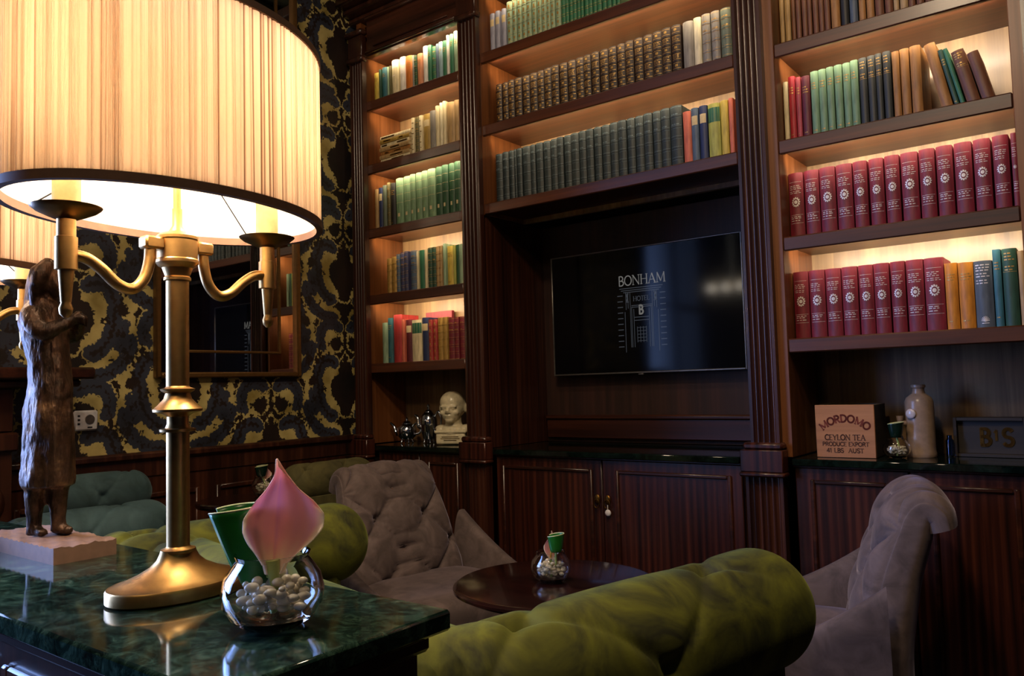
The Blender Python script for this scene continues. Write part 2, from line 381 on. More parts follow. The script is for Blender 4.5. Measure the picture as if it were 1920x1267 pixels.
def wallpaper():
    g, nv_, dk, CW, VP, nu, nv = damask()
    y0, y1, z0, z1 = .55, YB, .0, CE
    st = CW/nu; ny = int((y1-y0)/st)+1; nz = int((3.0-.86)/st)+1
    ys = np.linspace(y0, y1, ny); zs = np.linspace(.86, CE, nz)
    Yg, Zg = np.meshgrid(ys, zs)
    col = np.floor((Yg-2.117)/CW).astype(int); fu = (Yg-2.117)/CW - col
    v = (1.115 - Zg) + np.where(col % 2, VP/2, 0.)      # curl tops of the column at y=2.117
    def samp(T):
        a = fu*nu; b = (v/VP % 1.)*nv
        i0 = np.floor(a).astype(int); j0 = np.floor(b).astype(int); da = a-i0; db = b-j0
        i0 %= nu*2; j0 %= nv
        def G(i, j):
            # stepping over the tile's right edge enters the next column, which is half a drop away
            w = i >= nu
            return T[np.where(w, (j+nv//2) % nv, j % nv), np.where(w, i-nu, i)]
        return G(i0,j0)*(1-da)*(1-db)+G(i0+1,j0)*da*(1-db)+G(i0,(j0+1)%nv)*(1-da)*db+G(i0+1,(j0+1)%nv)*da*db
    vs = np.stack([np.full(Yg.size, X0), Yg.ravel(), Zg.ravel()], 1)
    idx = np.arange(ny*nz).reshape(nz, ny)
    fs = np.stack([idx[:-1,:-1].ravel(), idx[:-1,1:].ravel(), idx[1:,1:].ravel(), idx[1:,:-1].ravel()], 1)
    nb = len(vs)
    # solid wall around it
    m = M()
    m.box(X0-.08, X0-.0005, WY1, YB, 0, CE); m.box(X0-.08, X0, RY0, WY0, 0, CE); m.box(X0-.08, X0, WY0, WY1, 0, WZ0); m.box(X0-.08, X0, WY0, WY1, WZ1, CE)
    me = bpy.data.meshes.new('wall_left')
    me.from_pydata(vs.tolist()+m.v, [], fs.tolist()+[tuple(i+nb for i in f) for f in m.f])
    for nm, T in (('gold', g), ('navy', nv_), ('dark', dk)):
        a = me.attributes.new(nm, 'FLOAT', 'POINT')
        a.data.foreach_set('value', np.concatenate([samp(T).ravel()*20+.5, np.full(len(m.v), 1.)]).astype(np.float32))
    mt, nt, b = newmat('damask_wallpaper')
    vv = coords(nt, (1,1,1)); rag = N(nt, 'ShaderNodeTexNoise', Scale=95.0, Detail=2.0, Roughness=.5); nt.links.new(vv, rag.inputs['Vector'])
    def mask(nm, k=.0, sh=0.):
        at = N(nt, 'ShaderNodeAttribute', attribute_name=nm); src = at.outputs['Fac']
        if sh:
            q0 = N(nt, 'ShaderNodeMath', operation='SUBTRACT'); nt.links.new(src, q0.inputs[0]); q0.inputs[1].default_value = sh; src = q0.outputs[0]
        if k:
            q = N(nt, 'ShaderNodeMath', operation='MULTIPLY_ADD'); nt.links.new(rag.outputs['Fac'], q.inputs[0]); q.inputs[1].default_value = k; nt.links.new(src, q.inputs[2])
            q2 = N(nt, 'ShaderNodeMath', operation='SUBTRACT'); nt.links.new(q.outputs[0], q2.inputs[0]); q2.inputs[1].default_value = k*.5; src = q2.outputs[0]
        return ramp(nt, src, [(.48, (1,1,1,1)), (.53, (0,0,0,1))]).outputs['Color']
    nz_ = N(nt, 'ShaderNodeTexNoise', Scale=7.0, Detail=4.0); nt.links.new(vv, nz_.inputs['Vector'])
    gr = ramp(nt, nz_.outputs['Fac'], [(.35, lin('86743a')), (.65, lin('c9b878'))])
    base = ramp(nt, nz_.outputs['Fac'], [(.4, lin('120c0c')), (.62, lin('241610'))])
    nvy = ramp(nt, nz_.outputs['Fac'], [(.35, lin('1c1f2a')), (.65, lin('353a4a'))])
    def mix(a, bb, f):
        x = N(nt, 'ShaderNodeMix', data_type='RGBA'); nt.links.new(f, x.inputs['Factor']); nt.links.new(a, x.inputs['A']); nt.links.new(bb, x.inputs['B']); return x.outputs['Result']
    c = mix(base.outputs['Color'], gr.outputs['Color'], mask('gold', .6)); c = mix(c, gr.outputs['Color'], mask('navy', .5, .10)); c = mix(c, nvy.outputs['Color'], mask('navy', .5)); c = mix(c, base.outputs['Color'], mask('navy', .3, -.44)); c = mix(c, base.outputs['Color'], mask('dark', .7))
    nt.links.new(c, b.inputs['Base Color']); b.inputs['Roughness'].default_value = .55
    me.materials.append(mt)
    o = bpy.data.objects.new('wall_left', me); C.objects.link(o); o['kind'] = 'structure'; return o
wallpaper()
# window in the left wall, behind the photographer's left shoulder
wf = M()
for y in (WY0, WY1-.05): wf.box(X0-.06, X0+.02, y, y+.05, WZ0, WZ1, .004)
for z in (WZ0, (WZ0+WZ1)/2-.02, WZ1-.05): wf.box(X0-.06, X0+.02, WY0+.05, WY1-.05, z, z+.05, .004)
wf.box(X0-.05, X0+.01, (WY0+WY1)/2-.015, (WY0+WY1)/2+.015, WZ0+.05, WZ1-.05)
w1 = structure('window_1', wf, MA['wood'])
structure('window_pane', M().box(X0-.045, X0-.04, WY0+.05, WY1-.05, WZ0+.05, WZ1-.05), MA['glass'], w1)
structure('window_sill', M().box(X0, X0+.12, WY0-.05, WY1+.05, WZ0-.04, WZ0, .006), MA['wood'], w1)
# dado: rail, panelling, skirting
m = M().box(X0, X0+.018, .3, 2.57, .80, .885, .004).box(X0, X0+.035, .3, 2.57, .865, .895, .008); structure('trim_1', m, MA['wood'])
m = M().box(X0, X0+.012, .3, 2.57, .12, .80)
for k in range(6):
    y = .36+k*.37
    for a, bb in ((y, y+.02), (y+.28, y+.30)): m.box(X0+.012, X0+.022, a, bb, .2, .74, .004)
    for z in (.2, .72): m.box(X0+.012, X0+.022, y+.02, y+.28, z, z+.02, .004)
structure('trim_2', m, MA['wood'])
structure('baseboard_left', M().box(X0, X0+.022, .3, 2.57, 0, .12, .006), MA['wood'])
# ceiling coffers over the seating corner
m = M()
for x in (-2.2, -1.2, -.2, .8): m.box(x-.05, x+.05, RY0, YB, CE-.09, CE, .01)
for y in (-2.6, -1.4, -.2, 1.0, 2.2): m.box(WX0, WX1, y-.05, y+.05, CE-.085, CE, .01)
structure('trim_3', m, MA['ceil'])
# ------------------------------------------------------------------ the built-in bookcase
YF = 2.6                                    # plane of the shelf fronts
CT = .845                                   # top of the marble counters
SHELVES = {'left': (1.180, 1.507, 1.825, 2.137, 2.448), 'centre': (1.831, 2.170, 2.487), 'right': (1.183, 1.516, 1.837, 2.162, 2.487)}
BAY = {'left': (-2.872, -2.250, 2.86), 'centre': (-2.1225, -1.003, 2.88), 'right': (-.8645, -.205, 2.90)}
ST = {'left': (-2.905, -2.23), 'centre': (-2.150, -.985), 'right': (-.915, -.165)}
LED_K = .55
TH = .046; FZ = 2.715
FZS = {'left': 2.715, 'centre': 2.80, 'right': 2.80}
FR = {'left': (-2.818, -2.24), 'centre': (-2.104, -1.01), 'right': (-.879, -.19)}
LED_W = {'left': 6.5, 'centre': 6.5, 'right': 8.5}
def bookcase(side, label):
    x0, x1, yb = BAY[side]; s0, s1 = ST[side]; FZ = FZS[side]
    t = thing('bookcase', label, 'bookcase', ((x0+x1)/2, YF, CT)); off = Vector((-(x0+x1)/2, -YF, -CT))
    T = Matrix.Translation(off)
    zb = SHELVES[side][0] if side == 'centre' else CT
    obj('back_panel', M().box(x0-.01, x1+.01, yb, yb+.02, zb, 2.9, tr=T), MA['back'], t)
    ztop = 2.9
    for a, b in ((s0, x0), (x1, s1)):
        obj('side_panel', M().box(a, b, YF, yb, zb+.001, ztop, .002, tr=T), MA['jamb'], t)
    for z in SHELVES[side]:
        sh = obj('shelf', M().box(x0+.0005, x1-.0005, YF, YF+.018, z, z+TH, .004, tr=T).box(x0+.0005, x1-.0005, YF+.0182, yb-.001, z+.02, z+TH, tr=T), MA['under'], t)
        if side != 'centre' and z == SHELVES[side][0] or side == 'centre' and z == SHELVES[side][0]: continue
        obj('led_strip', M().box(x0+.012, x1-.012, YF+.0185, YF+.0265, z+.012, z+.0195, tr=T), MA['led'], sh)
        led(side, z)
    led(side, FZ)
    obj('led_strip', M().box(x0+.075, x1-.03, YF+.0215, YF+.0295, FZ+.010, FZ+.0175, tr=T), MA['led'], t)
    s0, s1 = FR[side]
    m = M().box(s0, s1, YF-.012, YF+.02, FZ-.006, 2.9, .002, tr=T).box(x0-.01, x1+.01, YF+.021, yb, FZ+.018, FZ+.038, tr=T)
    for z in (FZ, 2.88): m.box(s0, s1, YF-.03, YF-.012, z, z+.016, .005, tr=T)
    m.box(s0+.05, s1-.05, YF-.022, YF-.012, FZ+.03, FZ+.036, .002, tr=T)
    obj('frieze', m, MA['woodx'], t)
    return t
def led(side, z):
    x0, x1, yb = BAY[side]
    L = bpy.data.lights.new('led_light', 'AREA'); L.shape = 'RECTANGLE'; L.size = x1-x0-.05; L.size_y = .008
    L.energy = LED_W[side]*(x1-x0)*LED_K; L.color = (1, .84, .62) if side == 'right' else (1, .78, .5); L.spread = math.radians(125)
    o = bpy.data.objects.new('led_light', L); C.objects.link(o)
    o.location = ((x0+x1)/2, YF+.031, z+.010); o.rotation_euler = (math.radians(72), 0, 0)

bookcase('left', 'narrow lit bookcase bay beside the wallpapered wall, five shelves of books')
bookcase('centre', 'wide lit bookcase bay above the television niche')
bookcase('right', 'lit bookcase bay at the right with the red book sets')
MA['niche'] = wood('niche_mahogany', '1a0c08', '2c150e', '40221a', scale=(60,60,1.2), rough=.55, coat=.05)
# television niche between counter and centre bay
t = thing('television_niche', 'dark wooden recess in the bookcase that holds the television', 'niche', (-1.56, 2.8, CT))
T = Matrix.Translation((1.56, -2.8, -CT))
obj('back_panel', M().box(-2.127, -.99, 3.03, 3.05, CT+.001, 1.829, tr=T), MA['niche'], t)
obj('side_panel', M().box(-2.152, -2.127, 2.62, 3.05, CT+.001, 1.829, tr=T), MA['wood'], t)
obj('side_panel', M().box(-.99, -.965, 2.62, 3.05, CT+.001, 1.829, tr=T), MA['wood'], t)
m = M()
for a, b in ((2.2, 2.2),): m.box(-2.12, -1.0, 3.01, 3.03, .86, .95, .006, tr=T).box(-2.12, -1.0, 3.0, 3.03, .945, .965, .006, tr=T)
obj('lower_rail', m, MA['woodx'], t)
# pilasters: fluted shafts on plinth blocks, fluted base below
def flutes(x0, x1, yf, yb, z0, z1, n, T):
    """vertical reeding: section with n round reeds on the front"""
    poly = [(x1, yb), (x0, yb)]; w = (x1-x0); e = .010; p = (w-2*e)/n
    poly += [(x0, yf), (x0+e, yf)]
    for k in range(n):
        for j in range(1, 8):
            a = PI*j/8; poly.append((x0+e+p*k+p/2-p*.47*math.cos(a), yf+.0125*math.sin(a)))
        poly.append((x0+e+p*(k+1), yf))
    poly += [(x1, yf)]
    return M().prism(poly[::-1], z0, z1, tr=T)
def pilaster(x0, x1, label):
    t = thing('pilaster', label, 'pilaster', ((x0+x1)/2, YF, 0)); T = Matrix.Translation((-(x0+x1)/2, -YF, 0))
    obj('shaft', flutes(x0, x1, 2.572, 2.599, .895, 2.69, 4, T), MA['wood'], t, smooth=50)
    m = M().box(x0-.012, x1+.012, 2.556, 2.599, 2.69, 2.715, .006, tr=T).box(x0-.004, x1+.004, 2.566, 2.599, 2.715, 2.82, .003, tr=T).box(x0-.016, x1+.016, 2.55, 2.599, 2.82, 2.845, .007, tr=T)
    obj('capital', m, MA['wood'], t)
    m = M().box(x0-.022, x1+.014, 2.55, 2.599, .872, .895, .007, tr=T).box(x0-.03, x1+.016, 2.545, 2.599, .80, .872, .003, tr=T).box(x0-.034, x1+.02, 2.54, 2.599, .785, .80, .005, tr=T)
    obj('plinth_block', m, MA['panel'], t)
    m = flutes(x0-.02, x1+.008, 2.562, 2.599, .16, .785, 5, T); m.box(x0-.03, x1+.016, 2.55, 2.599, 0, .16, .005, tr=T)
    obj('base', m, MA['wood'], t, smooth=50)
for x0, x1, l in ((-2.925, -2.836, 'reeded dark wood pilaster in the corner against the wallpapered wall'), (-2.222, -2.122, 'reeded dark wood pilaster between the narrow bay and the television'),
                  (-.992, -.897, 'reeded dark wood pilaster between the television and the red books'), (-.172, -.08, 'reeded pilaster at the right end of the red books bay')):
    pilaster(x0, x1, l)
# cornice runs over everything
m = M()
for y, z0, z1 in ((2.585, 2.90, 2.93), (2.545, 2.93, 2.96), (2.50, 2.96, 3.0), (2.455, 3.0, 3.06)): m.box(-2.949, -.04, y, 2.9, z0, z1, .008)
tag(obj('cornice', m, MA['wood']), 'stepped dark wood cornice running along the top of the bookcase', 'cornice')
# base cabinets, doors and marble tops
def door(t, T, x0, x1, panel, hx=None, fob=False, z0=.12, z1=.815):
    d = obj('door', M().box(x0, x1, YF-.001, YF+.018, z0, z1, .003, tr=T), MA['panel'], t)
    p0, p1 = panel; m = M()
    for a, b in ((p0, p0+.014), (p1-.014, p1)): m.box(a, b, YF-.009, YF-.0011, z0+.07, .779, .004, tr=T)
    for z in (z0+.07, .765): m.box(p0+.014, p1-.014, YF-.009, YF-.0011, z, z+.014, .004, tr=T)
    obj('panel_moulding', m, MA['woodx'], d)
    if hx is not None:
        h = M().ell((hx, YF-.006, .668), (.013, .005, .018), 14, 8, tr=T)
        ring = [(hx+.012*math.cos(a), YF-.012, .652+.016*math.sin(a)) for a in np.linspace(0, 2*PI, 19)]
        h.tube(ring, .0022, 8, tr=T); obj('ring_handle', h, MA['brass2'], d)
        if fob:
            f = M().tube([(hx+.004, YF-.014, .65), (hx+.004, YF-.014, .63)], .0015, 6, tr=T).ell((hx+.004, YF-.013, .621), (.0125, .006, .0125), 16, 10, tr=T)
            obj('key_fob', f, MA['white'], d)['label'] = 'white key fob'
def cabinet(side, x0, x1, split, panels, handles, label):
    t = thing('base_cabinet', label, 'cabinet', ((x0+x1)/2, YF, 0)); T = Matrix.Translation((-(x0+x1)/2, -YF, 0))
    m = M().box(x0, x1, YF+.019, 3.05 if side == 'centre' else 2.9, .1, .821)
    m.box(x0, x1, YF-.001, YF+.019, .816, .821); m.box(x0, x1, YF+.03, 2.85, 0, .1)
    mm = M(); mm.v = [tuple(T @ Vector(p)) for p in m.v]; mm.f = m.f
    obj('carcass', mm, MA['wood'], t)
    for (a, b), p, h in zip(((x0+.004, split-.0015), (split+.0015, x1-.004)), panels, handles): door(t, T, a, b, p, h, fob=(h is not None and side == 'centre' and h > split))
cabinet('left', -2.80, -2.262, -2.533, ((-2.77, -2.575), (-2.48, -2.30)), (-2.555, -2.51), 'dark striped wood base cabinet under the silver teapot and bust')
cabinet('centre', -2.095, -1.035, -1.583, ((-2.06, -1.625), (-1.525, -1.075)), (-1.605, -1.56), 'wide dark striped wood base cabinet under the television')
cabinet('right', -.865, -.21, -.526, ((-.815, -.578), (-.472, -.25)), (None, None), 'dark purplish wood base cabinet under the wooden crate and stoneware bottle')
for x0, x1, xa, xb, yb, l in ((-2.83, -2.25, -2.80, -2.262, 2.859, 'thin dark green marble counter under the silver teapot and bust'), (-2.125, -.992, -2.095, -1.035, 3.0, 'thin dark green marble counter under the television'),
                      (-.862, -.207, -.865, -.21, 2.899, 'thin dark green marble counter under the wooden crate')):
    tag(obj('countertop', M().box(x0, x1, 2.602, yb, .8215, CT-.0005, .002).box(xa+.002, xb-.002, 2.575, 2.6015, .8215, CT-.0005, .003), MA['counter']), l, 'countertop')
BOOKS={
'L1':[(-2.861,-2.824,0.165,'yellow','title'),(-2.822,-2.806,0.175,'bottle green','plain'),(-2.805,-2.767,0.178,'teal','title'),(-2.766,-2.754,0.175,'pale green','plain'),(-2.752,-2.738,0.175,'olive','plain'),(-2.736,-2.690,0.195,'cream','jacket'),(-2.684,-2.647,0.198,'white','jacket'),(-2.644,-2.599,0.190,'orange','title'),(-2.598,-2.585,0.185,'grey','plain'),(-2.584,-2.565,0.180,'dark green','bands'),(-2.563,-2.529,0.180,'peach','title'),(-2.525,-2.496,0.205,'white','jacket'),(-2.495,-2.471,0.202,'emerald','title'),(-2.469,-2.447,0.190,'emerald','bands'),(-2.444,-2.428,0.195,'slate blue','plain'),(-2.427,-2.402,0.198,'pale blue','title'),(-2.401,-2.376,0.195,'emerald','title'),(-2.375,-2.360,0.215,'white','plain'),(-2.359,-2.335,0.215,'emerald','title'),(-2.334,-2.309,0.222,'pale green','title')],
'L2':[(-2.611,-2.591,0.195,'cream','spots'),(-2.588,-2.564,0.193,'olive','bands'),(-2.562,-2.540,0.196,'cream','spots'),(-2.538,-2.495,0.195,'mustard','label'),(-2.493,-2.457,0.200,'grey','plain'),(-2.454,-2.431,0.215,'cream','plain'),(-2.430,-2.413,0.225,'ivory','plain'),(-2.411,-2.391,0.227,'cream','plain'),(-2.390,-2.344,0.215,'tan','plain'),(-2.342,-2.314,0.215,'tan','plain')],
'L3':[(-2.878,-2.846,0.210,'tan','plain'),(-2.844,-2.817,0.213,'navy','label'),(-2.815,-2.789,0.220,'grey green','plain'),(-2.787,-2.765,0.230,'olive','bands'),(-2.762,-2.730,0.222,'black','title'),(-2.728,-2.679,0.237,'sage','dot'),(-2.677,-2.632,0.238,'sage','dot'),(-2.630,-2.595,0.239,'sage','dot'),(-2.593,-2.556,0.240,'sage','dot'),(-2.554,-2.518,0.241,'sage','dot'),(-2.516,-2.468,0.242,'sage','dot'),(-2.466,-2.429,0.243,'dark green','dot'),(-2.427,-2.388,0.244,'dark green','dot'),(-2.386,-2.352,0.245,'dark green','dot'),(-2.350,-2.314,0.246,'dark green','dot')],
'L4':[(-2.800,-2.767,0.178,'gold','stripes'),(-2.766,-2.731,0.182,'gold','stripes'),(-2.729,-2.706,0.190,'slate blue','bands'),(-2.706,-2.678,0.195,'indigo','bands'),(-2.678,-2.650,0.197,'indigo','bands'),(-2.636,-2.597,0.195,'slate blue','bands'),(-2.595,-2.582,0.190,'cream','plain'),(-2.578,-2.544,0.190,'emerald','plain'),(-2.543,-2.526,0.190,'cream','plain'),(-2.524,-2.498,0.195,'bottle green','bands'),(-2.497,-2.474,0.195,'bottle green','bands'),(-2.473,-2.452,0.195,'tan','bands'),(-2.451,-2.432,0.195,'tan','bands'),(-2.430,-2.413,0.203,'pale green','plain'),(-2.408,-2.368,0.187,'yellow','title'),(-2.366,-2.352,0.187,'lime','plain'),(-2.351,-2.330,0.187,'dark green','plain'),(-2.329,-2.308,0.187,'pale green','plain')],
'L5':[(-2.836,-2.798,0.197,'pale green','plain'),(-2.796,-2.761,0.217,'teal','title'),(-2.759,-2.704,0.229,'red','plain'),(-2.702,-2.682,0.205,'coral','plain'),(-2.680,-2.639,0.200,'maroon','label'),(-2.637,-2.574,0.195,'cream','cap'),(-2.572,-2.530,0.202,'navy','label'),(-2.527,-2.503,0.190,'red','gilt'),(-2.502,-2.479,0.190,'red','gilt'),(-2.472,-2.442,0.195,'gold','gilt'),(-2.441,-2.412,0.195,'gold','gilt'),(-2.407,-2.372,0.190,'crimson','bands'),(-2.371,-2.343,0.190,'crimson','bands'),(-2.341,-2.314,0.190,'crimson','bands')],
'C1':[(-2.119,-2.093,0.195,'lavender','label'),(-2.088,-2.063,0.197,'lavender','label'),(-2.058,-2.033,0.200,'lavender','label'),(-2.028,-1.999,0.220,'pale green','gilt'),(-1.997,-1.973,0.220,'pale green','gilt'),(-1.972,-1.948,0.220,'pale green','gilt'),(-1.947,-1.923,0.220,'pale green','gilt'),(-1.922,-1.895,0.220,'pale green','gilt'),(-1.894,-1.871,0.220,'pale green','gilt'),(-1.867,-1.845,0.220,'pale green','gilt'),(-1.845,-1.820,0.220,'pale green','gilt'),(-1.819,-1.799,0.220,'pale green','gilt'),(-1.798,-1.774,0.220,'pale green','gilt'),(-1.773,-1.747,0.220,'pale green','gilt'),(-1.745,-1.726,0.215,'emerald','bands'),(-1.726,-1.708,0.215,'emerald','bands'),(-1.707,-1.691,0.215,'emerald','bands'),(-1.690,-1.670,0.215,'emerald','bands'),(-1.668,-1.652,0.215,'emerald','bands'),(-1.651,-1.636,0.215,'emerald','bands'),(-1.635,-1.616,0.215,'emerald','bands'),(-1.616,-1.596,0.215,'emerald','bands'),(-1.595,-1.577,0.215,'emerald','bands'),(-1.577,-1.554,0.215,'emerald','bands'),(-1.552,-1.532,0.215,'emerald','bands'),(-1.530,-1.509,0.215,'emerald','bands'),(-1.508,-1.490,0.215,'emerald','bands'),(-1.488,-1.472,0.215,'emerald','bands')],
'C2':[(-2.107,-2.075,0.196,'brown leather','squares'),(-2.074,-2.043,0.196,'brown leather','squares'),(-2.042,-2.007,0.197,'brown leather','squares'),(-2.006,-1.967,0.197,'brown leather','squares'),(-1.966,-1.928,0.197,'brown leather','squares'),(-1.927,-1.889,0.198,'brown leather','squares'),(-1.888,-1.853,0.198,'brown leather','squares'),(-1.852,-1.816,0.199,'brown leather','squares'),(-1.815,-1.776,0.199,'brown leather','squares'),(-1.775,-1.736,0.199,'brown leather','squares'),(-1.735,-1.696,0.200,'brown leather','squares'),(-1.695,-1.658,0.200,'brown leather','squares'),(-1.657,-1.622,0.200,'brown leather','squares'),(-1.621,-1.583,0.201,'brown leather','squares'),(-1.582,-1.543,0.201,'brown leather','squares'),(-1.542,-1.505,0.201,'brown leather','squares'),(-1.504,-1.468,0.202,'brown leather','squares'),(-1.467,-1.430,0.202,'brown leather','squares'),(-1.429,-1.391,0.203,'brown leather','squares'),(-1.390,-1.350,0.203,'brown leather','squares'),(-1.349,-1.310,0.203,'brown leather','squares'),(-1.309,-1.271,0.204,'brown leather','squares'),(-1.270,-1.231,0.204,'brown leather','squares'),(-1.225,-1.183,0.205,'grey','plain'),(-1.180,-1.151,0.207,'ivory','plain'),(-1.149,-1.116,0.210,'grey','bands'),(-1.113,-1.081,0.210,'grey','bands'),(-1.078,-1.039,0.210,'grey green','bands')],
'C3':[(-2.112,-2.075,0.225,'blue black','ruled'),(-2.073,-2.039,0.226,'blue black','ruled'),(-2.037,-2.010,0.226,'blue black','ruled'),(-2.008,-1.996,0.227,'blue black','ruled'),(-1.994,-1.968,0.227,'blue black','ruled'),(-1.966,-1.926,0.228,'blue black','ruled'),(-1.924,-1.899,0.228,'blue black','ruled'),(-1.896,-1.861,0.229,'blue black','ruled'),(-1.859,-1.824,0.229,'blue black','ruled'),(-1.822,-1.791,0.230,'blue black','ruled'),(-1.789,-1.758,0.230,'blue black','ruled'),(-1.756,-1.723,0.231,'blue black','ruled'),(-1.721,-1.683,0.231,'blue black','ruled'),(-1.682,-1.650,0.232,'blue black','ruled'),(-1.648,-1.615,0.232,'blue black','ruled'),(-1.613,-1.579,0.233,'blue black','ruled'),(-1.578,-1.542,0.233,'blue black','ruled'),(-1.540,-1.506,0.234,'blue black','ruled'),(-1.504,-1.467,0.234,'blue black','ruled'),(-1.466,-1.432,0.235,'blue black','ruled'),(-1.430,-1.395,0.235,'blue black','ruled'),(-1.393,-1.357,0.236,'blue black','ruled'),(-1.355,-1.322,0.236,'blue black','ruled'),(-1.321,-1.284,0.237,'blue black','ruled'),(-1.283,-1.236,0.237,'blue black','ruled'),(-1.231,-1.199,0.205,'coral','plain'),(-1.198,-1.170,0.210,'slate blue','label'),(-1.168,-1.138,0.212,'navy','label'),(-1.135,-1.090,0.210,'lime','cap'),(-1.087,-1.059,0.212,'yellow','plain'),(-1.057,-1.040,0.215,'coral','plain')],
'R0':[(-0.870,-0.847,0.210,'tan','plain'),(-0.844,-0.825,0.210,'tan','plain'),(-0.823,-0.809,0.210,'chestnut','plain'),(-0.806,-0.790,0.210,'chestnut','plain'),(-0.788,-0.771,0.210,'chestnut','plain'),(-0.769,-0.755,0.210,'chestnut','plain'),(-0.753,-0.735,0.210,'chestnut','plain'),(-0.733,-0.717,0.210,'chestnut','plain'),(-0.715,-0.697,0.210,'chestnut','plain'),(-0.695,-0.667,0.210,'caramel','plain'),(-0.665,-0.640,0.210,'black','plain'),(-0.638,-0.613,0.210,'slate','plain'),(-0.610,-0.589,0.210,'caramel','plain'),(-0.587,-0.564,0.210,'caramel','plain'),(-0.561,-0.535,0.210,'chestnut','plain'),(-0.533,-0.509,0.210,'chestnut','plain'),(-0.507,-0.491,0.210,'tan','plain'),(-0.489,-0.466,0.210,'tan','plain'),(-0.465,-0.445,0.210,'chestnut','plain'),(-0.443,-0.421,0.210,'chestnut','plain'),(-0.419,-0.397,0.210,'chestnut','plain')],
'R1':[(-0.862,-0.846,0.215,'cream','plain'),(-0.844,-0.822,0.228,'scarlet','title'),(-0.820,-0.803,0.220,'rose','title'),(-0.801,-0.774,0.218,'maroon','title'),(-0.772,-0.747,0.227,'sage','title'),(-0.746,-0.722,0.227,'sage','title'),(-0.720,-0.698,0.227,'sage','title'),(-0.696,-0.672,0.228,'sage','title'),(-0.670,-0.647,0.228,'sage','title'),(-0.646,-0.623,0.230,'sage','title'),(-0.621,-0.597,0.231,'charcoal','toplines'),(-0.595,-0.572,0.231,'charcoal','toplines'),(-0.571,-0.552,0.231,'charcoal','toplines'),(-0.549,-0.526,0.231,'charcoal','toplines'),(-0.522,-0.501,0.223,'caramel','plain'),(-0.500,-0.474,0.226,'caramel','plain'),(-0.471,-0.441,0.226,'caramel','plain')],
'R2':[(-0.863,-0.814,0.222,'crimson','emblem'),(-0.810,-0.763,0.222,'crimson','emblem'),(-0.760,-0.711,0.222,'crimson','emblem'),(-0.708,-0.659,0.222,'crimson','emblem'),(-0.656,-0.614,0.222,'crimson','emblem'),(-0.609,-0.566,0.222,'crimson','emblem'),(-0.562,-0.520,0.222,'crimson','emblem'),(-0.516,-0.468,0.222,'crimson','emblem'),(-0.464,-0.421,0.222,'crimson','emblem'),(-0.417,-0.373,0.222,'crimson','emblem'),(-0.369,-0.323,0.222,'crimson','emblem'),(-0.319,-0.275,0.222,'crimson','emblem'),(-0.270,-0.229,0.222,'crimson','emblem'),(-0.224,-0.187,0.222,'crimson','emblem')],
'R3':[(-0.861,-0.812,0.222,'crimson','emblem'),(-0.810,-0.760,0.222,'crimson','emblem'),(-0.758,-0.710,0.222,'crimson','emblem'),(-0.708,-0.660,0.222,'crimson','emblem'),(-0.657,-0.613,0.222,'crimson','emblem'),(-0.611,-0.566,0.222,'crimson','emblem'),(-0.562,-0.521,0.222,'crimson','emblem'),(-0.518,-0.470,0.222,'crimson','emblem'),(-0.468,-0.415,0.222,'crimson','emblem'),(-0.413,-0.379,0.200,'amber','title'),(-0.378,-0.338,0.198,'amber','title'),(-0.337,-0.290,0.197,'slate','crest'),(-0.288,-0.267,0.226,'teal','title'),(-0.265,-0.228,0.225,'bottle green','toplines'),(-0.226,-0.202,0.215,'tan','plain')],
}
# ------------------------------------------------------------------ books
PAL = {'yellow':'c9b04a','bottle green':'1f4534','teal':'2f6470','pale green':'8fa98c','olive':'5a5430','cream':'d8caa4','white':'ddd8d2','orange':'c06a1c','grey':'85807a','dark green':'1f4a2c','peach':'d08a62',
 'emerald':'2a6b4c','slate blue':'4d6078','pale blue':'86a3b0','mustard':'a3843a','ivory':'ddd3b4','tan':'a98a5c','navy':'232f5a','grey green':'5f6a5a','black':'1c1916','sage':'6f8f6c','gold':'a8843c','indigo':'3a3c60',
 'lime':'a8a850','red':'a83434','coral':'cc6a52','maroon':'5e1c26','crimson':'701626','lavender':'9a9cb2','brown leather':'2c1a12','blue black':'243034','chestnut':'6b3f22','caramel':'9a6a34','slate':'4a545e',
 'scarlet':'a81f30','rose':'a8404a','charcoal':'2c2e2a','amber':'c07a1e'}
FULL = {'plain':'plain','title':'gilt titled','bands':'gilt banded','label':'paper labelled','jacket':'jacketed','spots':'mottled','dot':'dot labelled','stripes':'striped','gilt':'gilt ruled','squares':'gilt squared','cap':'green labelled','ruled':'pale ruled','emblem':'rosette stamped','toplines':'gilt topped','crest':'crested'}
SHNAME = {'L1':'top shelf of the narrow bay','L2':'second shelf of the narrow bay','L3':'third shelf of the narrow bay','L4':'fourth shelf of the narrow bay','L5':'lowest shelf of the narrow bay',
 'C1':'top visible shelf above the television','C2':'middle shelf above the television','C3':'lowest shelf above the television','R0':'dim top shelf at right','R1':'second shelf at right','R2':'third shelf at right','R3':'lowest shelf at right'}
SZ = {'L1':2.448,'L2':2.137,'L3':1.825,'L4':1.507,'L5':1.180,'C1':2.487,'C2':2.170,'C3':1.831,'R0':2.162,'R1':1.837,'R2':1.516,'R3':1.183}
SGROUP = {k: 'books on the '+v for k, v in SHNAME.items()}
ORD = 'first second third fourth fifth sixth seventh eighth ninth tenth eleventh twelfth thirteenth fourteenth fifteenth sixteenth seventeenth eighteenth nineteenth twentieth'.split()
def ordinal(n): return ORD[n-1] if n <= 20 else ('twenty-' if n < 30 else 'thirty-')+ORD[n % 10-1] if n % 10 else 'thirtieth'
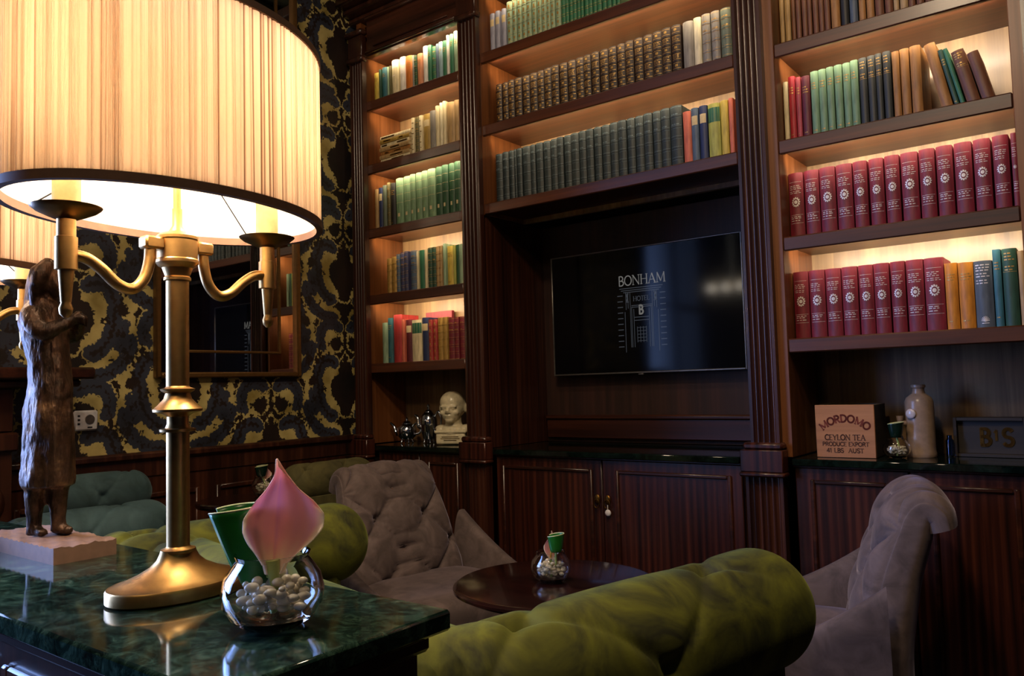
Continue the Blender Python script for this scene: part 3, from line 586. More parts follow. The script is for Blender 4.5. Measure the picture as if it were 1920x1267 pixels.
def book(name_label, w, h, d, colour, style, group, loc, tilt=0., rz=0., cat='book', flat=False):
    bulge = min(.009, w*.22); bt = .0022; hw = w/2
    def arc(x): return bulge*(x/hw)**2            # spine front surface y at x (spine at y=0, book runs to +y)
    poly = [(x, arc(x)) for x in np.linspace(-hw, hw, 9)]
    poly += [(hw, d), (hw-bt, d), (hw-bt, bulge+.004)] + [(x, arc(x)+.004) for x in np.linspace(hw-bt, -hw+bt, 5)] + [(-hw+bt, bulge+.004), (-hw+bt, d), (-hw, d)]
    # outline is concave: build walls plus strip caps
    m = M(); n = len(poly)
    m.v = [(x, y, z) for z in (0, h) for x, y in poly]; m.f = [(i, (i+1) % n, n+(i+1) % n, n+i) for i in range(n)]
    for o in (0, n):
        m.f += [(o+9, o+10, o+11, o+8), (o+n-1, o+0, o+n-3, o+n-2)]
        m.f += [tuple(o+q for q in F) for F in ((8,11,12,7),(7,12,13,6),(6,13,14,5),(5,14,4),(4,14,3),(3,14,15,2),(2,15,16,1),(1,16,17,0))]
    def strip(m, xs, za, zb, yo, yi):
        k = len(xs); vs = [(x, arc(x)+q, z) for q, z in ((yo,za),(yo,zb),(yi,zb),(yi,za)) for x in xs]
        fs = [(a*k+i, a*k+i+1, ((a+1)%4)*k+i+1, ((a+1)%4)*k+i) for a in range(4) for i in range(k-1)] + [(0,k,2*k,3*k), (k-1,2*k-1,3*k-1,4*k-1)]
        m.add(vs, fs)
    if style in ('squares','ruled','bands','gilt','stripes'):
        for k in range(1, 6):
            strip(m, np.linspace(-hw*.97, hw*.97, 7), h*k/6-.0024, h*k/6+.0024, -.0016, .0012)
    o = obj('book', m, MA['book'], smooth=35); o.color = lin(PAL[colour])
    o.location = loc; o.rotation_euler = (0, tilt, rz)
    tag(o, name_label, cat, group)
    obj('page_block', M().box(-hw+bt+.0003, hw-bt-.0003, bulge+.006, d-.003, .003, h-.003), MA['paper'], o)
    # spine decoration
    def bar(m, z0, z1, x0=-.92, x1=.92, off=.0005):
        strip(m, np.linspace(x0*hw, x1*hw, 5), z0, z1, -off, .0002)
    g = M(); gm = MA['gold']; nm = 'gilt_tooling'; lab = None
    r = random.Random(int(loc[0]*1e4)+int(loc[2]*100))
    def words(z, n, hgt=.0035, wmax=.7):
        x = -wmax
        for k in range(n):
            ww = r.uniform(.2, .5); 
            if x+ww > wmax: break
            bar(g, z, z+hgt, x, x+ww); x += ww+.14
    if style == 'title':
        for z in (.82, .78, .74): words(h*z, 4)
        words(h*.12, 2)
    elif style in ('bands', 'gilt', 'stripes', 'ruled'):
        for k in range(1, 6):
            for s in (-.0055, .0042): bar(g, h*k/6+s, h*k/6+s+.0012)
        for z in (.86, .70): words(h*z, 3)
        if style == 'gilt':
            for k in range(6): bar(g, h*(k+.3)/6, h*(k+.62)/6, -.35, .35)
        if style == 'stripes': 
            for k in range(6): bar(g, h*(k+.25)/6, h*(k+.75)/6, -.95, .95)
        if style == 'ruled': gm = MA['ruled']
        bar(g, .004, .0055); bar(g, h-.006, h-.0045)
    elif style == 'squares':
        for k in range(6):
            z = h*(k+.5)/6
            bar(g, h*k/6+.006, h*k/6+.0075, -.85, .85); bar(g, h*(k+1)/6-.0075, h*(k+1)/6-.006, -.85, .85)
            if k in (4, 2): 
                for q in (-.005, 0, .005): words(z+q, 3, .002)
            else: bar(g, z-.0045, z+.0045, -.28, .28)
    elif style == 'toplines':
        for z in (.93, .89, .85, .76, .72): words(h*z, 5)
        bar(g, h*.70, h*.705)
    elif style == 'dot':
        bar(g, h*.22, h*.29, -.28, .28); gm = MA['paper']; nm = 'shelf_mark'
        for k in (3, 4, 5): bar(g, h*k/6, h*k/6+.0012)
    elif style in ('label', 'cap', 'jacket', 'spots'):
        nm = 'spine_label'
        if style == 'label': bar(g, h*.70, h*.86, -.8, .8); gm = MA['paper']
        if style == 'jacket': bar(g, h*.80, h*.99, -.97, .97); gm = MA['jacket']; words(h*.6, 3)
        if style == 'cap': bar(g, h*.68, h*.93, -.97, .97); gm = MA['capgreen']; lab = 'dark green spine label'
        if style == 'spots':
            for k in range(7): z = h*(.08+.13*k); bar(g, z, z+.004, r.uniform(-.8, 0), r.uniform(.1, .8))
            gm = MA['brass2']
    elif style == 'emblem':
        gm = MA['silverfoil']; nm = 'rosette_stamp'; cz = h*.555; R = min(hw*.50, .0125)
        def P(x, z, dz): return (x, arc(x)-.0004-dz, z)
        for k in range(12):
            a = 2*PI*k/12; g.ribbon([(R*.78*math.cos(a), cz+R*.98*math.sin(a)), (R*1.05*math.cos(a), cz+R*1.32*math.sin(a))], R*.34, P)
        g.ribbon([(R*.80*math.cos(2*PI*k/20), cz+R*1.0*math.sin(2*PI*k/20)) for k in range(21)], R*.20, P)
        g.ribbon([(R*.26*math.cos(2*PI*k/10), cz+R*.3*math.sin(2*PI*k/10)) for k in range(11)], R*.42, P)
        for z in (.80, .775, .75, .715, .69): words(h*z, 5, .0016, .78)
        bar(g, h*.86, h*.863, -.8, .8); bar(g, h*.36, h*.364, -.85, .85)
        for z in (.33, .305, .27): words(h*z, 4, .0022, .75)
        bar(g, h*.235, h*.239, -.85, .85)
    elif style == 'crest':
        gm = MA['silverfoil']; nm = 'crest_stamp'
        for z in (.93, .89, .85, .8, .76, .7, .66): words(h*z, 4, .003, .8)
        def P(x, z, dz): return (x, arc(x)-.0004-dz, z)
        for k in range(9):
            a = PI*k/8; g.ribbon([(0, h*.10), (.010*math.cos(a), h*.115+.012*math.sin(a))], .0018, P)
        bar(g, h*.07, h*.08, -.4, .4)
    if g.v:
        q = obj(nm, g, gm, o, smooth=0)
        if lab: q['label'] = lab
    return o
MA['ruled'] = plain('dull_silver_rules', '5f7076', .5, .2)
MA['jacket'] = plain('pale_jacket_paper', 'e6d6d4', .7)
MA['capgreen'] = plain('green_spine_label', '1f5a40', .5)
DEP = {'L':.135, 'C':.15, 'R':.155}
for key, rows in BOOKS.items():
    cnt = {}
    for i, (x0, x1, h, colour, style) in enumerate(rows):
        x0 = max(x0, {'L': -2.8695, 'C': -2.121, 'R': -.8625}[key[0]]); x1 = min(x1, -.2085); w = x1-x0-.0012; z = SZ[key]+TH+.0004
        d = DEP[key[0]] + random.uniform(-.012, .012); d = min(d, w*8+.05)
        lab = '%s %s book, %s from left, %s' % (FULL[style], colour, ordinal(i+1), SHNAME[key])
        if key == 'L2': lab = '%s %s upright book, %s right of the paper stack, second shelf of narrow bay' % (FULL[style], colour, ordinal(i+1))
        book(lab, w, h, d, colour, style, SGROUP[key], ((x0+x1)/2, 2.665+random.uniform(0, .006) + (.012 if key in ('C2',) else 0), z))
# wide books standing behind the front rows, their covers showing above
def folio(label, x0, x1, y, z, h, colour, group):
    m = M().box(-(x1-x0)/2, (x1-x0)/2, 0, .0025, 0, h, .0008).box(-(x1-x0)/2, (x1-x0)/2, .0155, .018, 0, h, .0008).box((x1-x0)/2-.003, (x1-x0)/2, .0025, .0155, 0, h)
    o = obj('book', m, MA['book']); o.color = lin(PAL[colour]); o.location = ((x0+x1)/2, y, z)
    tag(o, label, 'book', group); obj('page_block', M().box(-(x1-x0)/2+.003, (x1-x0)/2-.004, .003, .015, .003, h-.003), MA['paper'], o)
folio('large dark green folio standing behind the yellow book, fourth shelf of narrow bay', -2.435, -2.285, 2.825, SZ['L4']+TH+.0004, .213, 'dark green', SGROUP['L4'])
folio('large red folio standing behind the maroon book, lowest shelf of narrow bay', -2.69, -2.52, 2.825, SZ['L5']+TH+.0004, .243, 'crimson', SGROUP['L5'])
# leaning books at the right end of the second shelf at right
zr = SZ['R1']+TH+.0004
def lean(label, xb, w, h, deg, colour, style):
    a = math.radians(-deg)                       # top leans to the left
    book(label, w, h, .14, colour, style, SGROUP['R1'], (xb, 2.668, zr+abs(math.sin(a))*w/2+.0005), tilt=a)
lean('thick tan book leaning left beside the upright tan books, second shelf at right', -.3745, .030, .222, 11, 'caramel', 'plain')
lean('thin dark green book leaning left against the tan leaning book', -.3475, .0125, .196, 12, 'bottle green', 'title')
lean('thin teal green book leaning left, second of the two thin leaning ones', -.3325, .0115, .196, 12.5, 'emerald', 'plain')
lean('worn brown book leaning left beside the thin teal leaning book', -.305, .034, .180, 12.5, 'chestnut', 'toplines')
lean('worn brown book leaning left, last on the second shelf at right', -.268, .030, .165, 12.8, 'chestnut', 'plain')
# stack of old pamphlets lying flat, second shelf of narrow bay
z = SZ['L2']+TH+.0004
cols = ['tan','cream','tan','caramel','tan','cream','mustard','cream']
names = 'undermost,second from bottom,third from bottom,fourth from bottom,fourth from top,third from top,second from top,topmost'.split(',')
for k in range(8):
    th = .0185; w = .20+random.uniform(-.008, .008); d = .15
    m = M().box(-w/2, w/2, 0, d, 0, .0018, .0005).box(-w/2, w/2, 0, d, th-.0018, th, .0005).grid(lambda u, v: (-w/2+w*v, -.003*math.sin(PI*u)+.0005, u*th), 6, 2)
    o = obj('pamphlet', m, MA['book'], smooth=35); o.color = lin(PAL[cols[k]])
    o.location = (-2.723+random.uniform(-.004, .004), 2.672+random.uniform(-.004, .004), z); o.rotation_euler = (0, 0, random.uniform(-.02, .02))
    tag(o, 'old %s pamphlet, %s in the flat stack beside upright cream books' % (cols[k], names[k]), 'book', 'flat stack of pamphlets on the second shelf of the narrow bay')
    obj('page_block', M().box(-w/2+.002, w/2-.002, .002, d-.002, .002, th-.002), MA['paper'], o)
    g = M()
    for q in range(3): x = random.uniform(-w/2+.01, w/2-.06); g.box(x, x+random.uniform(.02, .05), -.0042, -.0015, th*.3, th*.62)
    obj('spine_lettering', g, MA['brass2'], o)
    z += th+.0005
# ------------------------------------------------------------------ lettering made of strokes
def arcp(cx, cy, rx, ry, a0, a1, n=14): return [(cx+rx*math.cos(math.radians(a0+(a1-a0)*k/n)), cy+ry*math.sin(math.radians(a0+(a1-a0)*k/n))) for k in range(n+1)]
V, H_ = 1.0, .5          # thick and thin stroke weights
GL = {
'B': (.62, [([(.12,0),(.12,1)],V), ([(.12,1)]+arcp(.28,.76,.22,.24,90,-90)+[(.12,.52)],V), ([(.12,.52)]+arcp(.30,.26,.26,.26,90,-90)+[(.12,0)],V)]),
'O': (.86, [(arcp(.43,.5,.36,.5,0,360,26),V)]), 'N': (.84, [([(.12,0),(.12,1)],H_), ([(.12,1),(.72,0)],V), ([(.72,0),(.72,1)],H_), ([(.02,0),(.22,0)],H_), ([(.02,1),(.14,1)],H_), ([(.62,1),(.82,1)],H_)]),
'H': (.84, [([(.14,0),(.14,1)],V), ([(.7,0),(.7,1)],V), ([(.14,.52),(.7,.52)],H_)]+[([(x-.1,y),(x+.1,y)],H_) for x in (.14,.7) for y in (0,1)]),
'A': (.8, [([(.08,0),(.4,1)],H_), ([(.4,1),(.72,0)],V), ([(.2,.36),(.6,.36)],H_), ([(0,0),(.18,0)],H_), ([(.6,0),(.82,0)],H_)]),
'M': (1.0, [([(.14,0),(.16,1)],H_), ([(.16,1),(.5,.12)],V), ([(.5,.12),(.84,1)],H_), ([(.84,1),(.87,0)],V), ([(.04,0),(.24,0)],H_), ([(.76,0),(.98,0)],H_)]),
'T': (.7, [([(.35,0),(.35,1)],V), ([(.04,.9),(.04,1),(.66,1),(.66,.9)],H_), ([(.25,0),(.45,0)],H_)]),
'E': (.62, [([(.12,0),(.12,1)],V), ([(.12,1),(.55,1)],H_), ([(.12,.52),(.46,.52)],H_), ([(.12,0),(.57,0)],H_)]),
'L': (.58, [([(.12,0),(.12,1)],V), ([(.12,0),(.54,0),(.54,.12)],H_), ([(.02,1),(.22,1)],H_)]),
'R': (.7, [([(.12,0),(.12,1)],V), ([(.12,1)]+arcp(.3,.75,.24,.25,90,-90)+[(.12,.5)],V), ([(.3,.5),(.62,0)],V)]),
'D': (.78, [([(.12,0),(.12,1)],V), ([(.12,1)]+arcp(.28,.5,.4,.5,90,-90)+[(.12,0)],V)]),
'C': (.74, [(arcp(.42,.5,.36,.5,45,315,20),V)]), 'Y': (.74, [([(.06,1),(.37,.5)],V), ([(.68,1),(.37,.5)],H_), ([(.37,.5),(.37,0)],V)]),
'P': (.64, [([(.12,0),(.12,1)],V), ([(.12,1)]+arcp(.3,.74,.25,.26,90,-90)+[(.12,.48)],V)]),
'U': (.78, [([(.12,1),(.12,.35)]+arcp(.38,.34,.26,.34,180,360)+[(.64,1)],V)]),
'S': (.6, [(arcp(.3,.75,.22,.25,30,270,12)+arcp(.3,.25,.24,.25,90,-150,12),V)]), 'I': (.28, [([(.14,0),(.14,1)],V)]),
'X': (.74, [([(.08,0),(.66,1)],H_), ([(.08,1),(.66,0)],V)]), 'b': (.55, [([(.1,0),(.1,1)],V), (arcp(.28,.26,.18,.26,0,360),V)]),
's': (.42, [(arcp(.2,.4,.14,.15,30,270,8)+arcp(.2,.14,.15,.14,90,-150,8),V)]), '1': (.4, [([(.08,.8),(.22,1),(.22,0)],V)]), '4': (.6, [([(.42,0),(.42,1),(.05,.3),(.56,.3)],V)]),
'.': (.25, [([(.1,0),(.1,.08)],V)]), ' ': (.4, [])}
def text(m, s, x, z, h, fn, wt=.12, width=None, warp=None):
    """strokes of s starting at (x,z), cap height h; scaled to width when given"""
    tot = sum(GL[c][0] for c in s)*h; k = (width/tot) if width else 1.
    cx = x
    for c in s:
        w, st = GL[c]
        for pts, tw in st:
            q = [(cx+px*h*k, z+py*h) for px, py in pts]
            if warp: q = [warp(*p) for p in q]
            m.ribbon(q, wt*h*tw, fn)
        cx += w*h*k

# ------------------------------------------------------------------ television
t = thing('television', 'flat wall television with hotel logo, black glossy screen and thin metal bezel', 'television', (-1.5925, 2.985, 1.405))
T = Matrix.Translation((1.5925, -2.985, -1.405))
x0, x1, z0, z1 = -2.04, -1.145, 1.14, 1.673; yf = 2.965
obj('screen', M().box(x0+.007, x1-.007, yf+.004, yf+.012, z0+.008, z1-.006, tr=T), MA['screen'], t)
m = M().box(x0, x0+.0065, yf, yf+.02, z0, z1, .002, tr=T).box(x1-.0065, x1, yf, yf+.02, z0, z1, .002, tr=T).box(x0+.0065, x1-.0065, yf, yf+.02, z0, z0+.0075, .002, tr=T).box(x0+.0065, x1-.0065, yf, yf+.02, z1-.0055, z1, .002, tr=T)
m.box(-1.615, -1.59, yf+.001, yf+.018, z0-.007, z0, .002, tr=T)
obj('bezel', m, MA['tvframe'], t)
obj('housing', M().box(x0+.004, x1-.004, yf+.0125, yf+.045, z0+.004, z1-.004, .004, tr=T), MA['black'], t)
obj('wall_bracket', M().box(-1.75, -1.43, yf+.0455, 3.0295, 1.3, 1.5, tr=T), MA['black'], t)
fn = lambda x, z, d: tuple(T @ Vector((x, yf+.0036-d, z)))
m = M(); text(m, 'BONHAM', -1.695, 1.513, .040, fn, .115, .222)
text(m, 'B', -1.602, 1.388, .036, fn, .2)
obj('logo_lettering', m, MA['logo'], t, smooth=0)['label'] = 'glowing pale hotel name lettering'
m = M(); text(m, 'HOTEL', -1.627, 1.444, .019, fn, .14, .078)
def ln(a, b, w=.0022): m.ribbon([a, b], w, fn)
for z, xa, xb in ((1.500, -1.69, -1.488), (1.491, -1.683, -1.495), (1.483, -1.672, -1.505), (1.425, -1.635, -1.54), (1.418, -1.635, -1.54), (1.375, -1.622, -1.556), (1.362, -1.622, -1.556)): ln((xa, z), (xb, z), .003)
for s in (-1, 1):
    c = -1.589
    for dx, za, zb in ((.072, 1.485, 1.41), (.062, 1.48, 1.415), (.052, 1.48, 1.25), (.046, 1.42, 1.25), (.078, 1.40, 1.23), (.036, 1.41, 1.25)): ln((c+s*dx, za), (c+s*dx, zb))
    for k in range(10): ln((c+s*.088, 1.47-.024*k), (c+s*.112, 1.47-.024*k), .0035)
    for k in range(3): ln((c+s*(.06+.006*k), 1.478), (c+s*(.072-.006*k), 1.44), .003)
for k in range(5): ln((-1.611, 1.275+.014*k), (-1.569, 1.275+.014*k), .002)
for k in range(4): ln((-1.611+.014*k, 1.27), (-1.611+.014*k, 1.335), .002)
obj('logo_line_art', m, MA['logodim'], t, smooth=0)['label'] = 'faint line drawing of a columned doorway'

# ------------------------------------------------------------------ things on the counters
def teapot(name, label, c, R, H, tall, rz=0):
    t = thing(name, label, 'teapot', c, rz, 'silver pots beside the bust'); 
    f = .016
    prof = [(.3,0),(.62,.03),(.9,.2),(1.0,.42),(.97,.6),(.8,.78),(.55,.88),(.42,.92)] if not tall else [(.45,0),(.7,.04),(.82,.2),(1.0,.5),(1.02,.68),(.85,.84),(.55,.93),(.48,.96)]
    m = M().lathe([(R*r, f+H*z) for r, z in prof], 32); obj('body', m, MA['silver'], t)
    lid = M().lathe([(R*.5, f+H*.9), (R*.52, f+H*.93), (R*.38, f+H*1.01), (R*.12, f+H*1.06), (.002, f+H*1.07)], 28); L = obj('lid', lid, MA['silver'], t)
    obj('finial', M().lathe([(.002, f+H*1.06), (.006, f+H*1.09), (.009, f+H*1.15), (.005, f+H*1.22), (.0015, f+H*1.26)], 16), MA['silver'], L)
    for k in range(4):
        a = PI/4+k*PI/2; p = Vector((math.cos(a)*R*.5, math.sin(a)*R*.5, 0))
        obj('foot', M().tube([p+Vector((0,0,f+H*.06)), p*1.12+Vector((0,0,f*.5)), p*1.2+Vector((0,0,.005))], [.005,.0035,.005], 8).ell((p.x*1.2, p.y*1.2, .0045), (.006,.006,.0045), 10, 6), MA['silver'], t)
    sp = spline([(-R*.82, 0, f+H*.3), (-R*1.25, 0, f+H*.38), (-R*1.5, 0, f+H*.7), (-R*1.95, 0, f+H*.93)] if not tall else [(-R*.8, 0, f+H*.42), (-R*1.35, 0, f+H*.5), (-R*1.5, 0, f+H*.75), (-R*1.9, 0, f+H*.86)], 8)
    obj('spout', M().tube(sp, list(np.linspace(.014, .006, len(sp))), 12), MA['silver'], t)
    hd = spline([(R*.75, 0, f+H*.78), (R*1.35, 0, f+H*.98), (R*1.72, 0, f+H*.72), (R*1.5, 0, f+H*.38), (R*.88, 0, f+H*.28)], 8)
    obj('handle', M().tube(hd, .005, 10), MA['silver'], t)
teapot('teapot', 'squat round silver teapot nearest the wall, spout to the left', (-2.752, 2.742, CT), .047, .085, False, .25)
teapot('coffee_pot', 'tall silver coffee pot between the squat teapot and the bust', (-2.615, 2.75, CT), .040, .135, True, .2)
def remesh(o, vox, sm=6, disp=0, scale=.03):
    r = o.modifiers.new('fuse', 'REMESH'); r.mode = 'VOXEL'; r.voxel_size = vox; r.use_smooth_shade = True
    s = o.modifiers.new('smooth', 'SMOOTH'); s.iterations = sm; s.factor = .5
    if disp:
        tx = bpy.data.textures.new('surface_relief', 'CLOUDS'); tx.noise_scale = scale; tx.noise_depth = 2
        d = o.modifiers.new('relief', 'DISPLACE'); d.texture = tx; d.strength = disp; d.mid_level = .5
# bust: head turned a little to the left of the picture
m = M(); HZ = .175
m.ell((0, .004, HZ), (.060, .070, .058), 24, 16)          # skull
m.ell((0, -.012, HZ+.015), (.056, .058, .052), 24, 16)
m.ell((0, -.030, HZ-.032), (.044, .042, .044), 20, 12)     # face
m.ell((0, -.052, HZ-.062), (.021, .018, .016), 14, 8)      # chin
m.ell((0, -.062, HZ-.002), (.042, .011, .009), 14, 8)      # brow
m.tube([(0, -.064, HZ+.0), (0, -.078, HZ-.024), (0, -.072, HZ-.030)], [.007, .010, .009], 10)   # nose
m.ell((-.010, -.070, HZ-.029), (.006,.007,.005), 8, 6); m.ell((.010, -.070, HZ-.029), (.006,.007,.005), 8, 6)
m.ell((0, -.066, HZ-.043), (.017, .009, .0045), 12, 6); m.ell((0, -.064, HZ-.051), (.014, .009, .0045), 12, 6)
for s in (-1, 1):
    m.ell((s*.021, -.060, HZ-.012), (.011, .008, .006), 12, 8); m.ell((s*.030, -.050, HZ-.03), (.016, .016, .014), 12, 8)
    m.ell((s*.060, .006, HZ-.012), (.008, .016, .022), 12, 8)
m.tube([(0, -.004, .120), (0, 0, .1), (0, .004, .075), (0, .004, .05)], [.038, .037, .042, .058], 20)     # neck
for z0_, z1_, w, dd in ((.002, .05, .070, .05), (.05, .066, .078, .055)): m.box(-w, w, -dd, dd, z0_, z1_, .006)
m.ell((-.058, .006, .072), (.03, .045, .018), 14, 8); m.ell((.058, .006, .072), (.03, .045, .018), 14, 8); m.ell((0, 0, .07), (.06, .05, .022), 16, 8)
o = obj('bust', m, MA['plate']); remesh(o, .0032, 3); o.location = (-2.452, 2.742, CT); o.rotation_euler = (0, 0, .38)
tag(o, 'cream porcelain head bust standing beside the tall silver pot', 'bust')
g = M(); fnb = lambda x, z, d: (x, -.0505-d, z)
for z, w in ((.036, .04), (.028, .045), (.02, .03)): g.ribbon([(-w, z), (w, z)], .003, fnb)
obj('inscription', g, MA['brass2'], o)['label'] = 'dark inscription band'
# wooden crate with stencilled lettering
cx0, cx1, cz1 = -.806, -.628, 1.012; cyf, cyb = 2.655, 2.84
t = thing('crate', 'pale wooden tea crate with red brown stencilled lettering', 'crate', ((cx0+cx1)/2, cyf, CT), .03); W2 = (cx1-cx0)/2; HH = cz1-CT
MA['crate'] = wood('pale_crate_wood', '8a5c3c', 'a8734c', 'c08a5e', scale=(1.4,30,30), rough=.7, coat=0)
MA['crateside'] = wood('grey_crate_wood', '2c2620', '40372c', '574a3a', scale=(30,1.4,30), rough=.8, coat=0)
MA['ink'] = plain('red_brown_ink', '6e2a1c', .8); MA['ink2'] = plain('brown_ink', '4a2a1e', .8)
obj('front_panel', M().box(-W2, W2, 0, .012, 0, HH, .0015), MA['crate'], t)
obj('side_panel', M().box(-W2-.001, -W2+.012, .0125, .17, .001, HH-.001, .001), MA['crateside'], t); obj('side_panel', M().box(W2-.012, W2-.0005, .0125, .17, .001, HH-.001, .001), MA['crateside'], t)
obj('back_panel', M().box(-W2+.0125, W2-.0125, .16, .17, .001, HH-.001), MA['crateside'], t); obj('base', M().box(-W2+.0125, W2-.0125, .0125, .1595, .001, .012), MA['crateside'], t)
fnc = lambda x, z, d: (x, -d-.0002, z)
m = M(); R_ = .112
def bend(x, z): a = x/.082*.74; r = R_ + (z-.118); return (r*math.sin(a)*.93, .118-R_+r*math.cos(a)-.0)
text(m, 'MORDOMO', -.082, .113, .022, fnc, .24, .164, bend); obj('stencil_lettering', m, MA['ink'], t, smooth=0)['label'] = 'arched red brown stencilled word'
m = M(); text(m, 'CEYLON TEA', -.062, .056, .0165, fnc, .2, .122); text(m, 'PRODUCE EXPORT', -.07, .037, .012, fnc, .2, .14); text(m, '41 LbS  AUST', -.058, .0165, .013, fnc, .19, .112) if False else text(m, '41 LBS  AUST', -.058, .0165, .013, fnc, .19, .112)
obj('stencil_lettering', m, MA['ink2'], t, smooth=0)
# stoneware bottle with tap
t = thing('stoneware_bottle', 'brown stoneware bottle with a wooden tap and pale round seal', 'bottle', (-.520, 2.765, CT))
obj('body', M().lathe([(.041,0),(.0425,.004),(.043,.012),(.041,.02),(.0405,.03),(.0415,.15),(.041,.172),(.036,.184),(.026,.192),(.019,.197),(.017,.207),(.0175,.213),(.021,.216),(.021,.224),(.015,.226),(.013,.2)], 40), MA['stone'], t)
d_ = Vector((-.25, -.968, 0))
obj('seal', M().ell((0,0,0), (.0155,.006,.0155), 20, 10, tr=Matrix.Translation(d_*.043+Vector((-.0065,0,.135))) @ Matrix.Rotation(-.25, 4, 'Z')), MA['gem'], t)['label'] = 'pale round glazed seal'
q = M().tube([(-.036,-.02,.105), (-.058,-.03,.105)], [.008,.0095], 12).tube([(-.052,-.028,.128),(-.052,-.028,.092)], [.011,.006], 12).tube(spline([(-.058,-.03,.1),(-.062,-.032,.085),(-.052,-.028,.07),(-.046,-.026,.055)],6), .0035, 8)
obj('tap', q, MA['stone'], t)
tag(obj('bottle', M().lathe([(.011,0),(.0115,.003),(.0115,.05),(.007,.057),(.007,.066),(.0055,.066),(.005,.056),(.0095,.048),(.0095,.006),(.001,.005)], 24), MA['blueglass']), 'small blue glass bottle between the stoneware bottle and the dark box', 'bottle')
C.objects['bottle'].location = (-.445, 2.79, CT)
# dark wooden box lying open to the front
t = thing('crate', 'dark wooden box with faint raised letters at the right end of counter', 'crate', (-.338, 2.80, CT), -.03)
MA['darkbox'] = wood('dark_box_wood', '14100d', '221a14', '33281e', scale=(1.6,40,40), rough=.6, coat=.05)
w, h, d = .098, .12, .06
for a in ((-w, -w+.01, 0, d, 0, h), (w-.01, w, 0, d, 0, h)): obj('side_panel', M().box(*a, .001), MA['darkbox'], t)
for a in ((-w+.0105, w-.0105, 0, d, 0, .01), (-w+.0105, w-.0105, 0, d, h-.01, h)): obj('rail', M().box(*a, .001), MA['darkbox'], t)
obj('sunk_panel', M().box(-w+.0105, w-.0105, .02, .03, .0105, h-.0105), MA['darkbox'], t)
m = M(); fnd = lambda x, z, dd: (x, .0198-dd*4, z); text(m, 'B', -.03, .035, .05, fnd, .2); text(m, '1', .008, .05, .03, fnd, .2); text(m, 'S', .03, .035, .05, fnd, .2)
obj('raised_lettering', m, MA['brass2'], t, smooth=0)

